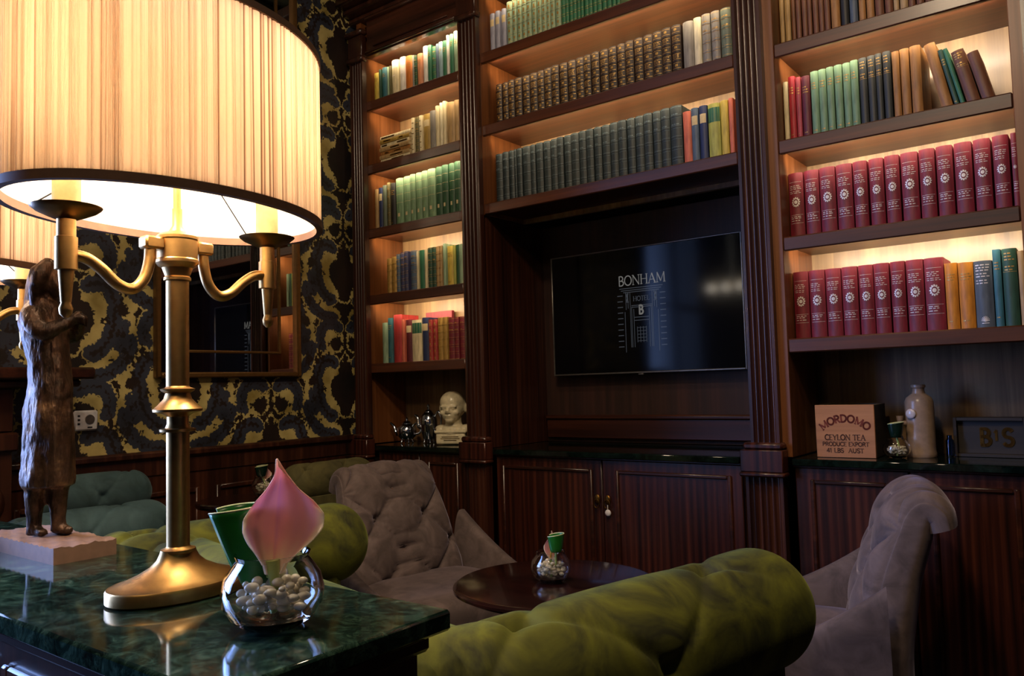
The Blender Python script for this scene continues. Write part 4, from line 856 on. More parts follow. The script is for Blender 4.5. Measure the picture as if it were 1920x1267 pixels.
# ------------------------------------------------------------------ vases with a calla flower and a rolled leaf
def sheet_obj(name, fn, nu, nv, mat, parent, th, tone=None):
    m = M().grid(fn, nu, nv); me = m.mesh(name); me.polygons.foreach_set('use_smooth', [True]*len(me.polygons)); me.materials.append(mat)
    if tone:
        a = me.attributes.new('tone', 'FLOAT', 'POINT'); a.data.foreach_set('value', [tone(i/(nu-1), j/(nv-1)) for j in range(nv) for i in range(nu)])
    o = bpy.data.objects.new(name, me); C.objects.link(o); o.parent = parent
    s = o.modifiers.new('thickness', 'SOLIDIFY'); s.thickness = th; s.offset = 0
    return o
def vase(label, loc, R, H, rz, flower=True, leaf=True, group='small round glass bowl vases', leafpos=(-.044,.034,.134), leafr=.029, fl=1.0, leafh=.088, leaftilt=.25, lm='leaf'):
    """local -y faces the viewer"""
    t = thing('vase', label, 'vase', loc, rz, group)
    o = [(.45,.0),(.52,.004),(.80,.13),(.97,.32),(1.0,.5),(.93,.70),(.76,.87),(.70,.93),(.74,1.0)]; tk = .05
    prof = [(R*r, H*z) for r, z in o] + [(R*.69, H*.995), (R*.65, H*.93), (R*.70, H*.86), (R*.87, H*.69), (R*.94, H*.5), (R*.91, H*.33), (R*.74, H*.17), (R*.3, H*.10), (.001, H*.09)]
    obj('bowl', M().lathe(prof, 40), MA['glass'], t)
    m = M(); r = random.Random(5)
    for k in range(85):
        a = r.uniform(0, 2*PI); q = math.sqrt(r.random())*R*.62; s = R*r.uniform(.07,.13)
        m.ell((q*math.cos(a), q*math.sin(a), H*.2+s+r.random()*H*.34), (s*r.uniform(.9,1.4), s, s*.8), 10, 7)
    pb = obj('pebbles', m, MA['pebble'], t); pb['kind'] = 'stuff'
    if flower:
        S = fl
        def sp(u, v):
            x = (u-.5)*2
            wv = np.interp(v, [0,.12,.3,.45,.56,.68,.78,.88,.94,1], [.010,.015,.028,.039,.040,.031,.018,.009,.005,.0015])*S
            A = np.interp(v, [0,.25,.55,.8,1], [2.5,2.1,1.25,1.15,1.0])
            z = (.060+v*.137) if S == 1.0 else H*.7+v*.150*S
            side = 1.22 if x > 0 else .95
            xx = wv*math.sin(x*A)/math.sin(min(A, PI/2))*side
            yy = -wv*(1-math.cos(x*A))*.85
            flare = S*max(0, abs(x)-.6)/.4*math.exp(-((v-.5)/.2)**2)
            rip = .0022*S*math.sin(9*x)*math.sin(PI*v)
            tip = S*max(0, v-.82)/.18
            return (xx + S*(.012*v) - .006*tip*tip + (.006*flare if x > 0 else -.002*flare), yy + .012*flare + rip + .010*S - .012*tip, z - .016*S*max(0, abs(x)-.3)**1.5*(1 if v > .35 else v/.35))
        def tone(u, v):
            x = (u-.5)*2; e = 1-abs(x)
            base = np.interp(v, [0,.15,.35,.7,.9,1], [.1,.35,.72,.85,.7,.25])
            edge = np.interp(e, [0,.12,.3], [.05 if v < .62 else .55, .25 if v < .62 else .8, 1.])
            return float(np.clip(base*edge + .05*math.sin(23*x) + (.35 if abs(x) < .035 and v < .85 else 0), 0, 1))
        sheet_obj('calla_petal', sp, 33, 36, MA['petal'], t, .0012*S, tone)
        zz = .062 if S == 1.0 else H*.7
        obj('calla_stem', M().tube([(0, .012, H*.15), (.002, .012, zz*.6), (0, .009, zz+.014*S)], [.005*S,.006*S,.009*S], 10), MA['stem'], t)
        if S != 1.0: obj('spadix', M().tube([(.0, -.004*S, zz+.012*S), (.002, -.010*S, zz+.05*S), (.002, -.011*S, zz+.062*S)], [.005*S,.0045*S,.002*S], 10), MA['spadix'], t)
    if leaf:
        lx, ly, lz = leafpos
        def lf(u, v):
            a = -2.6+u*5.0; r_ = leafr*(1-.10*u)*(.58+.42*v**.6)
            return (lx+r_*math.cos(a)*1.15 + leaftilt*(1-v)*leafh*1.1, ly+r_*math.sin(a), lz-leafh*(1-v)+.006*math.sin(3*u)*v)
        sheet_obj('rolled_leaf', lf, 30, 14, MA[lm], t, .0012)
        m = M().tube([lf(u, 1.0) for u in np.linspace(0, 1, 30)], .0012, 6); obj('leaf_edge', m, MA['leafedge'], t)
        b0 = lf(.5, 0); obj('leaf_stalk', M().tube([(0, 0, H*.15), (b0[0]*.5, b0[1]*.5, H*.6), (lx+leaftilt*leafh*1.1, ly, lz-leafh+.01)], .003, 8), MA['stem'], t)
    return t
MA['pebble'] = plain('pale_pebbles', 'e6dcc2', .2); MA['pebble'].node_tree.nodes['Principled BSDF'].inputs['Transmission Weight'].default_value = .35
MA['stem'] = plain('pale_green_stem', '9fb060', .4); MA['spadix'] = plain('yellow_spadix', 'c8a040', .6)
TT = .824                                       # top of the console
face = lambda x, y: math.atan2(-x, y) if False else -math.atan2(x, y) # turn so that local -y looks to the camera position
vase('large clear glass bowl with a pink calla beside the brass lamp base', (-.822, .590, TT), .060, .086, -math.atan2(-.822, .59))
vase('small glass bowl with pale calla and green leaf on round table', (-1.198, 1.70, .60), .052, .075, -math.atan2(-1.198, 1.7), fl=.5, leafpos=(.014, -.022, .118), leafr=.020, leafh=.04, leaftilt=0)
vase('glass bowl with a dark rolled leaf on low table by olive banquette', (-2.58, 1.82, .72), .048, .072, -math.atan2(-2.58, 1.82), fl=.42, leafpos=(-.012, -.015, .108), leafr=.022, leafh=.036, leaftilt=0, lm='leafdark')
vase('glass bowl with a dark rolled leaf between the crate and stoneware bottle', (-.578, 2.70, CT), .040, .058, -math.atan2(-.59, 2.7), flower=False, leafpos=(0, 0, .105), leafr=.022, leafh=.042, leaftilt=0, lm='leafdark')
# ------------------------------------------------------------------ green marble console, lamps, statue
CX0, CX1, CY0, CY1 = -2.35, -.687, .425, .757
t = thing('console_table', 'dark wood console with polished green marble top, brass lamp on it', 'table', ((CX0+CX1)/2, (CY0+CY1)/2, 0))
T = Matrix.Translation((-(CX0+CX1)/2, -(CY0+CY1)/2, 0))
obj('marble_top', M().box(CX0, CX1, CY0, CY1, TT-.026, TT, .004, tr=T), MA['marble'], t)['label'] = 'polished green marble top'
obj('carcass', M().box(CX0+.03, CX1-.03, CY0+.03, CY1-.03, .06, TT-.05, .003, tr=T), MA['wood'], t)
obj('cornice_moulding', M().box(CX0+.018, CX1-.018, CY0+.018, CY1-.018, TT-.05, TT-.0265, .006, tr=T), MA['woodx'], t)
obj('plinth', M().box(CX0+.02, CX1-.02, CY0+.02, CY1-.02, 0, .06, .005, tr=T), MA['wood'], t)
m = M()
for a, b in ((CY0+.045, CY0+.065), (CY1-.065, CY1-.045)): m.box(CX1-.03, CX1-.022, a, b, .1, TT-.08, .003, tr=T)
for a, b in ((.1, .12), (TT-.1, TT-.08)): m.box(CX1-.03, CX1-.022, CY0+.065, CY1-.065, a, b, .003, tr=T)
obj('end_panel_moulding', m, MA['woodx'], t)
m = M()
for k in range(3):
    a = CX0+.06+k*.53
    for q in (a, a+.47): m.box(q, q+.02, CY0+.022, CY0+.03, .1, TT-.08, .003, tr=T)
    for q in (.1, TT-.1): m.box(a+.02, a+.47, CY0+.022, CY0+.03, q, q+.02, .003, tr=T)
obj('front_panel_moulding', m, MA['woodx'], t)
def lamp(label, x, y, lit=1.0):
    t = thing('table_lamp', label, 'lamp', (x, y, TT), 0, 'brass two armed lamps on the console')
    B = MA['brass']
    ov = dict(sx=.074/.105, sy=1.0)
    obj('base', M().lathe([(.094,0),(.098,.003),(.098,.017),(.096,.0195),(.092,.0195),(.078,.024),(.058,.031),(.040,.040),(.030,.049),(.026,.057),(.0245,.062)], 64, **ov), B, t)
    pole = M().lathe([(.019,.056),(.023,.058),(.023,.062),(.017,.064),(.0155,.066),(.0155,.225),(.024,.226),(.0245,.2295),(.017,.231),(.0145,.237),(.0145,.247),(.020,.251),(.033,.254),(.0335,.2575),(.027,.263),(.019,.272),(.0165,.280),(.022,.283),(.0235,.286),(.017,.288),(.0155,.29),(.0155,.44),(.0185,.441),(.0185,.445),(.0165,.447),(.021,.459)], 40)
    obj('pole', pole, B, t, smooth=35)
    hub = M().lathe([(.016,.456),(.026,.462),(.029,.466),(.029,.470),(.0275,.472),(.0275,.498),(.029,.500),(.029,.504),(.024,.508),(.012,.512),(.007,.52),(.007,.545)], 36); hub.lathe([(.0055,.54),(.0055,.70)], 12)
    hb = obj('hub', hub, B, t, smooth=35)
    for s in (-1, 1):
        blk = M().box(-.012, .012, .024, .052, .482, .500, .003, tr=Matrix.Scale(1,4) if s > 0 else Matrix.Rotation(PI, 4, 'Z'))
        pts = [Vector((0, .040, .486)), Vector((0, .042, .462)), Vector((0, .050, .438)), Vector((0, .066, .424)), Vector((0, .086, .429)), Vector((0, .108, .448)), Vector((0, .128, .460)), Vector((0, .148, .462))]
        if s < 0: pts = [Vector((-p.x, -p.y, p.z)) for p in pts]
        blk.tube(spline(pts, 8), .0078, 14)
        a = obj('arm', blk, B, t)
        y_ = s*.152
        soc = M().lathe([(.003,.380),(.0075,.385),(.0085,.392),(.006,.399),(.0065,.401),(.0095,.441),(.0135,.442),(.0135,.484),(.0115,.485),(.0115,.507),(.014,.510)], 24, c=(0, y_, 0))
        obj('candle_socket', soc, B, a, smooth=35)
        obj('drip_pan', M().lathe([(.012,.507),(.022,.511),(.036,.5175),(.0415,.522),(.0425,.5235),(.040,.5235),(.02,.517),(.002,.516)], 36, c=(0, y_, 0)), MA['brass2'], a)
        obj('candle_sleeve', M().lathe([(.0165,.5175),(.017,.519),(.017,.612),(.014,.614),(.002,.614)], 24, c=(0, y_, 0)), MA['cream'], a)
        obj('bulb', M().lathe([(.002,.6145),(.010,.616),(.016,.640),(.014,.665),(.006,.695),(.001,.70)], 20, c=(0, y_*.98, 0)), MA['bulb'], a)
        L = bpy.data.lights.new('bulb_light', 'POINT'); L.energy = LAMP_W*lit; L.color = (1, .83, .65); L.shadow_soft_size = .02
        lo = bpy.data.objects.new('bulb_light', L); C.objects.link(lo); lo.location = (x, y+y_*.98, TT+.73)
    # oval pleated shade
    A_, B_ = .240, .165; rot = 1.765; z0, z1 = .531, .805
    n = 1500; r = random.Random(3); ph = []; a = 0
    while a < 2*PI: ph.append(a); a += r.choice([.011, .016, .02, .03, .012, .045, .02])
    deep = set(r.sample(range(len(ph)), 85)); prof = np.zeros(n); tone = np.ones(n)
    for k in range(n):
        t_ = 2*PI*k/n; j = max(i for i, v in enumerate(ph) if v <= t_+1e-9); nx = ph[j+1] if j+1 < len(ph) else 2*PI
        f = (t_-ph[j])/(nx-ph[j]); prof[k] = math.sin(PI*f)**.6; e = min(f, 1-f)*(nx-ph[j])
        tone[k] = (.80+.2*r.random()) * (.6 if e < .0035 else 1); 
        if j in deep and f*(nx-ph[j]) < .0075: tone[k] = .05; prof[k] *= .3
    def wall(zs, off, ctr=(0,0)):
        vs = []
        for jz, z in enumerate(zs):
            for k in range(n):
                th = 2*PI*k/n + .0035*math.sin(5*z*20+k*.21); q = 1 + (off+.0035*prof[k])/.2; xx = A_*q*math.cos(th); yy = B_*q*math.sin(th)
                vs.append((xx*math.cos(rot)-yy*math.sin(rot), xx*math.sin(rot)+yy*math.cos(rot), z))
        return vs
    zs = np.linspace(z0+.004, z1-.004, 5); vs = wall(zs, 0)
    fs = [(j*n+k, j*n+(k+1) % n, (j+1)*n+(k+1) % n, (j+1)*n+k) for j in range(4) for k in range(n)]
    me = bpy.data.meshes.new('lamp_shade'); me.from_pydata(vs, [], fs); me.materials.append(MA['shade']); me.polygons.foreach_set('use_smooth', [True]*len(me.polygons))
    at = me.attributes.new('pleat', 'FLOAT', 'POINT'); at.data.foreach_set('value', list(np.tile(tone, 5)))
    sh = bpy.data.objects.new('lamp_shade', me); C.objects.link(sh); sh.parent = t
    def oval(off, m_=96): return [Vector(((A_+off)*math.cos(q)*math.cos(rot)-(B_+off)*math.sin(q)*math.sin(rot), (A_+off)*math.cos(q)*math.sin(rot)+(B_+off)*math.sin(q)*math.cos(rot), 0)) for q in [2*PI*i/m_ for i in range(m_)]]
    inn, out = oval(-.0035), oval(.0045); k = len(inn)
    m = M(); m.v = [tuple(p+Vector((0,0,z))) for z in (z0+.005, z1-.005) for p in inn]; m.f = [(i, (i+1) % k, k+(i+1) % k, k+i) for i in range(k)]
    obj('shade_lining', m, MA['lining'], sh, smooth=180)['label'] = 'white inner lining'
    for zz, h in ((z0, .0115), (z1-.0105, .0105)):
        m = M(); p0 = oval(-.0045); p1 = oval(.0055); m.v = [tuple(p+Vector((0,0,q))) for p_, q in ((p0,zz),(p1,zz),(p1,zz+h),(p0,zz+h)) for p in p_]
        m.f = [(a*k+i, a*k+(i+1) % k, ((a+1) % 4)*k+(i+1) % k, ((a+1) % 4)*k+i) for a in range(4) for i in range(k)]
        obj('shade_binding', m, MA['trim'], sh, smooth=60)
    m = M()
    for q in (.5, 2.2, 3.9, 5.4):
        p = oval(-.005)[int(q/(2*PI)*96)]; m.tube([(p.x, p.y, z0+.012), (p.x*.55, p.y*.55, .60), (p.x*.06, p.y*.06, .69)], .0011, 6)
    obj('shade_frame', m, MA['black'], sh)
    return t
LAMP_W = 11.5
lamp('brass two armed lamp with oval pleated shade, in front beside the glass bowl', -1.072, .613)
lamp('brass two armed lamp with pleated shade, half out of frame behind the bronze statue', -1.815, .545)
# bronze figure on a rough slab
t = thing('statue', 'bronze statue of a standing robed woman, head bowed, on a rough slab', 'statue', (-1.585, .652, TT))
m = M()
def slab(u, v): return ((u-.5)*.30 , (v-.5)*.105, .027+.002*math.sin(23*u+5*v)*math.sin(17*v+3)+.0014*math.sin(90*u+9*v)*math.cos(40*v))
m.grid(slab, 40, 18); nb = len(m.v); 
m.v += [(x, y, 0) for x, y, z in m.v[:nb]]; m.f += [tuple(i+nb for i in f)[::-1] for f in m.f]
edge = [i for i in range(40)] + [40*j+39 for j in range(1, 18)] + [40*17+i for i in range(38, -1, -1)] + [40*j for j in range(16, 0, -1)]
m.f += [(edge[i], edge[(i+1) % len(edge)], edge[(i+1) % len(edge)]+nb, edge[i]+nb) for i in range(len(edge))]
sl = obj('slab', m, MA['slab'], t, smooth=30); sl['label'] = 'rough pinkish brown slab'
m = M()
# right of the picture is along (.79,.61); the figure is turned that way, head bowed
e = Vector((.72, .30, 0)); 
def P(a, b, z): return Vector((a*.80 - b*.6, a*.60*.55 + b*.8, z))
def section(levels, n=26):
    vs = []; fs = []
    for (a, b, z, ra, rb, fold) in levels:
        for k in range(n):
            q = 2*PI*k/n; f = 1+fold*math.sin(5*q+z*30)+fold*.6*math.sin(9*q-z*20)
            vs.append(P(a+ra*f*math.cos(q), b+rb*f*math.sin(q), z))
    for j in range(len(levels)-1):
        for k in range(n): fs.append((j*n+k, j*n+(k+1) % n, (j+1)*n+(k+1) % n, (j+1)*n+k))
    fs.append(tuple(range(n))[::-1]); fs.append(tuple((len(levels)-1)*n+k for k in range(n))); m.add(vs, fs)
section([(-.002,0,.118,.062,.045,.05),(-.002,0,.13,.063,.046,.06),(-.0,0,.20,.058,.044,.06),(.0,0,.255,.056,.044,.05),(.006,0,.30,.048,.040,.05),(.002,0,.34,.047,.040,.05),(-.010,0,.385,.052,.041,.04),(-.020,0,.42,.054,.040,.04),(-.020,0,.445,.046,.034,.03),(-.016,0,.46,.030,.026,.02),(-.010,0,.47,.018,.018,0)])
# legs and feet
for s, aa in ((-1, -.026), (1, .018)):
    m.tube([P(aa,s*.012,.035), P(aa,s*.012,.06), P(aa*.9,s*.012,.10), P(aa*.8,s*.01,.15)], [.013,.013,.018,.022], 12)
    m.tube([P(aa-.012,s*.012,.037), P(aa+.01,s*.012,.038), P(aa+.032,s*.016,.034)], [.011,.012,.008], 10, flat=.8)
# neck, head with long hair falling forward
m.tube([P(-.012,0,.455), P(-.002,0,.482), P(.008,0,.50)], [.018,.017,.02], 12)
m.ell(tuple(P(.006,0,.500)), (.027,.027,.031), 18, 12); m.ell(tuple(P(.022,0,.488)), (.020,.020,.024), 14, 10)
m.tube([P(.040,0,.494), P(.047,0,.486), P(.042,0,.480)], [.004,.006,.004], 8); m.ell(tuple(P(.036,0,.468)), (.010,.010,.008), 10, 6)
for s in (-1, 1): m.tube(spline([P(.012,s*.010,.528), P(.002,s*.026,.505), P(-.012,s*.028,.475), P(-.018,s*.022,.445)], 5), [.012+.004*math.sin(.3*i) for i in range(16)], 10)
m.tube(spline([P(.006,0,.53), P(-.020,0,.515), P(-.032,0,.485), P(-.036,0,.44), P(-.034,0,.40)], 5), [.016]*5+[.02]*11+[.018]*5, 12)
# both arms raised in front, hands meeting
for s in (-1, 1):
    m.tube(spline([P(-.012,s*.040,.437), P(.004,s*.050,.412), P(.026,s*.046,.398), P(.050,s*.030,.408), P(.070,s*.010,.420)], 5), list(np.interp(np.linspace(0,1,21), [0,.4,.7,1], [.020,.018,.014,.010])), 12)
    m.ell(tuple(P(.077,s*.007,.424)), (.012,.010,.009), 12, 8)
    for k in range(4): m.tube([P(.081,s*.006,.427-.004*k), P(.091,s*.005,.428-.005*k), P(.097,s*.004,.423-.005*k)], [.0036,.0034,.0026], 7)
    m.tube([P(.073,s*.006,.430), P(.081,s*.004,.439)], [.004,.003], 7)
fg = obj('figure', m, MA['bronze'], t); remesh(fg, .0040, 2, .003, .014); fg.rotation_euler = (0, 0, 0)

# ------------------------------------------------------------------ seating
def tuftH(p, q): return (abs(math.sin(PI*p))*abs(math.sin(PI*q)))**.32
def chair(label, loc, rz, group='mauve tufted chairs around the round table'):
    """forward is local +y"""
    t = thing('tufted_chair', label, 'chair', loc, rz, group)
    path = spline([(0,-.215,.34), (0,-.222,.46), (0,-.25,.60), (0,-.282,.70), (0,-.302,.755), (0,-.325,.782), (0,-.352,.770), (0,-.362,.738)], 22)
    n = 280; vs = []; fs = []; Ln = len(path)
    cum = [0.]
    for a, b in zip(path, path[1:]): cum.append(cum[-1]+(b-a).length)
    for j, c in enumerate(path):
        d = (path[min(j+1, Ln-1)]-path[max(j-1, 0)]).normalized(); nn = Vector((0, d.z, -d.y))
        s = cum[j]; Wd = np.interp(s, [0,.12,.3,.45,.6], [.270,.258,.218,.200,.198]); Tk = np.interp(s, [0,.2,.4,.5,.6], [.074,.068,.058,.044,.026])
        for k in range(n):
            q = 2*PI*k/n; cx = math.copysign(abs(math.cos(q))**.42, math.cos(q))*Wd; cy = math.copysign(abs(math.sin(q))**.6, math.sin(q))*Tk
            if math.sin(q) > 0:
                msk = min(1, math.sin(q)*3)*min(1, max(0, (Wd-abs(cx))/.03))*min(1, max(0, .50-s)/.05)
                pu, pv = cx/.105, (s+.02)/.105
                pp, qq = (pu+pv)/2, (pu-pv)/2; bd = math.hypot(pp-round(pp), qq-round(qq))*.105*1.4
                an = math.atan2(pp-round(pp), qq-round(qq)); cy += msk*(.032*(tuftH(pp, qq)-.55) - .022*math.exp(-(bd/.014)**2) + .0045*math.cos(9*an)*math.exp(-(bd/.034)**2))
            cy *= 1 - .16*math.exp(-((math.sin(q)-.30)/.07)**2)
            vs.append(c + Vector((cx, 0, 0)) + nn*cy)
    for j in range(Ln-1):
        for k in range(n): fs.append((j*n+k, j*n+(k+1) % n, (j+1)*n+(k+1) % n, (j+1)*n+k))
    fs.append(tuple(range(n))[::-1]); fs.append(tuple((Ln-1)*n+k for k in range(n)))
    m = M(); m.add(vs, fs); back = obj('backrest', m, MA['mauve'], t, smooth=75)
    # buttons
    bm_ = M()
    for i in range(-2, 3):
        for j in range(0, 9):
            if (i+j) % 2: continue
            u, s = i*.105, j*.105-.02
            if s < .06 or s > .47 or abs(u) > np.interp(s, [0,.12,.3,.45,.6], [.270,.258,.218,.200,.198])-.05: continue
            jj = min(range(Ln), key=lambda a: abs(cum[a]-s)); c = path[jj]; d = (path[min(jj+1, Ln-1)]-path[jj-1]).normalized(); nn = Vector((0, d.z, -d.y)); Tk = np.interp(s, [0,.2,.4,.5,.6], [.074,.068,.058,.044,.026])
            p = c+Vector((u,0,0))+nn*(Tk-.034); bm_.ell(tuple(p), (.007,.007,.007), 10, 6)
    obj('buttons', bm_, MA['mauve'], back)
    def seat(u, v):
        a = 2*PI*u; b = PI*(v-.5); sg = lambda x, p: math.copysign(abs(x)**p, x)
        return (.268*sg(math.cos(b), .35)*sg(math.cos(a), .4), .02+.245*sg(math.cos(b), .35)*sg(math.sin(a), .4), .365+.085*sg(math.sin(b), .5))
    obj('seat', M().grid(seat, 48, 18, True), MA['mauve'], t, smooth=180)
    for s in (-1, 1):
        def wing(u, v):
            y = -.235+v*.42; top = .445+.185*(1-v)**1.7; w_ = .030*(1-.25*v); a = u*2*PI
            cx = math.copysign(abs(math.cos(a))**.6, math.cos(a))*w_; h = (top-.29)/2; cz = math.copysign(abs(math.sin(a))**.45, math.sin(a))*h
            return (s*(.282+.012*math.sin(PI*v)+.02*max(0, cz/h)*(1-v))+cx, y+.02*max(0, cz), .29+h+cz)
        m = M().grid(wing, 24, 22, True); m.f += [tuple(range(24))[::-1], tuple(21*24+k for k in range(24))]
        obj('wing', m, MA['mauve'], t, smooth=75)
    for x in (-.22, .22):
        for y in (-.2, .22): obj('leg', M().tube([(x, y, .285), (x, y, .12), (x*1.03, y*1.03, 0)], [.024,.019,.013], 12), MA['wood'], t)
    return t
chair('mauve grey button tufted chair at left, its front turned to the round table', (-1.90, 2.03, 0), math.radians(-99))
chair('mauve grey scroll backed chair seen from its side, in front of right cabinet', (-.755, 2.17, 0), math.radians(105))
# olive velvet sofa: tufted rolls for arms and back
def roll(p0, p1, r, mat, cap0, cap1, tuft=.19, depth=.03, phase=0., up=Vector((0,0,1)), side=1, bulge=.02, nu=150, step=.005):
    p0, p1 = Vector(p0), Vector(p1); d = (p1-p0); L = d.length; d = d/L; a = d.cross(up).normalized()*side
    nv = int(L/step)+1; vs = []; fs = []
    circ = max(2, 2*round(2*PI*r/tuft/2))
    for j in range(nv):
        s = L*j/(nv-1); k = 1.
        if cap1 and s > L-r*.95: x = (s-(L-r*.95))/(r*.95); k = math.sqrt(max(0, 1-x*x))
        if cap0 and s < r*.95: x = 1-s/(r*.95); k = math.sqrt(max(0, 1-x*x))
        k = max(k, .004)
        for i in range(nu):
            q = 2*PI*i/nu; pu = q/(2*PI)*circ; pv = s/tuft+phase
            h = tuftH((pu+pv)/2, (pu-pv)/2); msk = min(1, k*1.2)*max(0, min(1, math.sin(q)*1.2+.55))*(min(1, max(0, (L-s)/r-1.)) if cap1 and depth > .025 else 1)
            pp, qq = (pu+pv)/2, (pu-pv)/2; bd = math.hypot(pp-round(pp), qq-round(qq))*tuft*1.4
            dc = min(abs(pp-round(pp)), abs(qq-round(qq)))*tuft*1.3
            rr = r*k*(1+bulge) - depth*msk*(.12*min(1, (1-h)*1.25) + 1.0*math.exp(-(bd/(tuft*.13))**2) + .24*math.exp(-(dc/(tuft*.055))**2)*math.exp(-(bd/(tuft*.55))**2))*(1 if k > .5 else k*2)
            vs.append(p0+d*s + (a*math.cos(q)+up*math.sin(q))*rr)
    for j in range(nv-1):
        for i in range(nu): fs.append((j*nu+i, j*nu+(i+1) % nu, (j+1)*nu+(i+1) % nu, (j+1)*nu+i))
    fs.append(tuple(range(nu))[::-1]); fs.append(tuple((nv-1)*nu+i for i in range(nu)))
    return M().add(vs, fs)
t = thing('sofa', 'olive green velvet tufted sofa with fat rolled arms behind the console', 'sofa', (-1.365, .985, 0), math.radians(-12.0))
V_ = MA['olive']; zc, rr = .656, .112
for s, L in ((-1, .56), (1, .80)):
    a = obj('arm', roll((s*.635, -.06-(.16 if s < 0 else 0), zc), (s*.635, L, zc), rr, V_, s < 0, True, .22, .036, .3), V_, t, smooth=180)
    obj('arm_panel', M().box(s*.635-.075, s*.635+.075, -.06, L-.10, .10, zc-.03, .03), V_, a, smooth=60)
bk = obj('back', roll((-.70, .0, zc-.012), (.70, .0, zc-.012), rr*.95, V_, True, True, .22, .026, .1), V_, t, smooth=180)
obj('back_panel', M().box(-.62, .62, -.085, .085, .10, zc-.03, .03), V_, bk, smooth=60)
def cush(u, v):
    a = 2*PI*u; b = PI*(v-.5); sg = lambda x, p: math.copysign(abs(x)**p, x)
    return (.52*sg(math.cos(b), .3)*sg(math.cos(a), .3), .33+.23*sg(math.cos(b), .3)*sg(math.sin(a), .3), .36+.08*sg(math.sin(b), .5))
obj('seat_cushion', M().grid(cush, 64, 18, True), V_, t, smooth=180)
obj('seat_base', M().box(-.53, .53, .09, .54, .1, .285, .02), V_, t)
for x in (-.6, .6):
    for y in (-.04, .40): obj('foot', M().lathe([(.016,0),(.024,.03),(.03,.06),(.024,.10)], 16, c=(x, y, 0)), MA['wood'], t)
# teal tufted armchair and faded olive banquette by the left wall
t = thing('armchair', 'blue grey tufted velvet armchair by the wall behind the statue', 'armchair', (-2.62, 1.27, 0))
TE = MA['teal']
obj('back', roll((-.14, -.19, .775), (-.14, .20, .775), .075, TE, True, True, .11, .022, .2, nu=110), TE, t, smooth=180)
obj('arm', roll((.14, -.39, .690), (.14, .12, .690), .085, TE, True, True, .13, .024, .4, nu=110), TE, t, smooth=180)
obj('back_panel', M().box(-.22, -.06, -.18, .19, .1, .75, .04), TE, t); obj('arm_panel', M().box(.07, .21, -.30, .05, .1, .68, .03), TE, t)
obj('seat', M().box(-.055, .065, -.18, .15, .1, .48, .03), TE, t)
for x in (-.18, .15):
    for y in (-.14, .02): obj('foot', M().lathe([(.014,0),(.02,.05),(.022,.098)], 12, c=(x, y, 0)), MA['wood'], t)
t = thing('banquette', 'faded olive tufted banquette by the wall behind the mauve chair', 'sofa', (-2.74, 2.32, 0))
TE = MA['oliveold']
obj('back', roll((0, -.30, .722), (0, .17, .722), .082, TE, True, True, .10, .026, .1, nu=110), TE, t, smooth=180)
obj('back_panel', M().box(-.09, .07, -.28, .15, .1, .70, .03), TE, t); obj('seat', M().box(.075, .28, -.28, .15, .1, .45, .04), TE, t)
for x in (-.05, .22):
    for y in (-.22, .1): obj('foot', M().lathe([(.014,0),(.02,.05),(.022,.098)], 12, c=(x, y, 0)), MA['wood'], t)
# round table
t = thing('round_table', 'round dark polished wood table with small glass vase on it', 'table', (-1.19, 1.706, 0))
MA['polish'] = wood('polished_mahogany', '0e0504', '1e0a07', '30120d', scale=(3,40,3), rough=.1, coat=.8)
obj('tabletop', M().lathe([(.20,.572),(.236,.575),(.25,.582),(.262,.588),(.262,.594),(.255,.599),(.251,.6),(.001,.6)], 72), MA['polish'], t, smooth=35)
obj('column', M().lathe([(.05,.571),(.035,.55),(.026,.5),(.036,.42),(.045,.34),(.03,.28),(.026,.2),(.05,.14),(.05,.1)], 28), MA['polish'], t)
for k in range(3):
    a = 2*PI*k/3+.4; obj('leg', M().tube(spline([(.03*math.cos(a), .03*math.sin(a), .13), (.12*math.cos(a), .12*math.sin(a), .10), (.21*math.cos(a), .21*math.sin(a), .03), (.24*math.cos(a), .24*math.sin(a), .014)], 6), list(np.linspace(.024, .013, 19)), 12), MA['polish'], t)
t = thing('side_table', 'low dark polished table between blue grey armchair and banquette', 'table', (-2.57, 1.72, 0))
obj('tabletop', M().lathe([(.13,.695),(.16,.70),(.165,.708),(.163,.716),(.158,.72),(.001,.72)], 56), MA['polish'], t, smooth=35)
obj('column', M().lathe([(.035,.694),(.02,.64),(.017,.4),(.028,.25),(.02,.15),(.05,.05),(.11,.02),(.115,0)], 28), MA['polish'], t)

# ------------------------------------------------------------------ on the papered wall
t = thing('mirror', 'tall mirror in thin gilt wood frame on the papered wall', 'mirror', (X0, 1.922, 1.17))
T = Matrix.Translation((-X0, -1.922, -1.17)); y0, y1, z0, z1 = 1.585, 2.262, 1.17, 3.0
m = M().box(X0, X0+.03, y0, y0+.022, z0, z1, .005, tr=T).box(X0, X0+.03, y1-.022, y1, z0, z1, .005, tr=T).box(X0, X0+.03, y0+.022, y1-.022, z0, z0+.022, .005, tr=T).box(X0, X0+.03, y0+.022, y1-.022, z1-.022, z1, .005, tr=T)
MA['giltwood'] = plain('gilt_wood', '7a5830', .35, .6)
obj('frame', m, MA['giltwood'], t)
obj('mirror_glass', M().box(X0+.002, X0+.010, y0+.022, y1-.022, z0+.022, z1-.022, tr=T), MA['mirror'], t)
m = M().box(X0+.0105, X0+.018, y0+.10, y0+.111, z0+.10, z1-.1, .003, tr=T).box(X0+.0105, X0+.018, y1-.111, y1-.10, z0+.10, z1-.1, .003, tr=T).box(X0+.0105, X0+.018, y0+.111, y1-.111, z0+.10, z0+.111, .003, tr=T)
obj('inner_bead', m, MA['giltwood'], t)
t = thing('thermostat', 'small white wall control plate on the patterned wallpaper', 'switch', (X0, 1.334, 1.022))
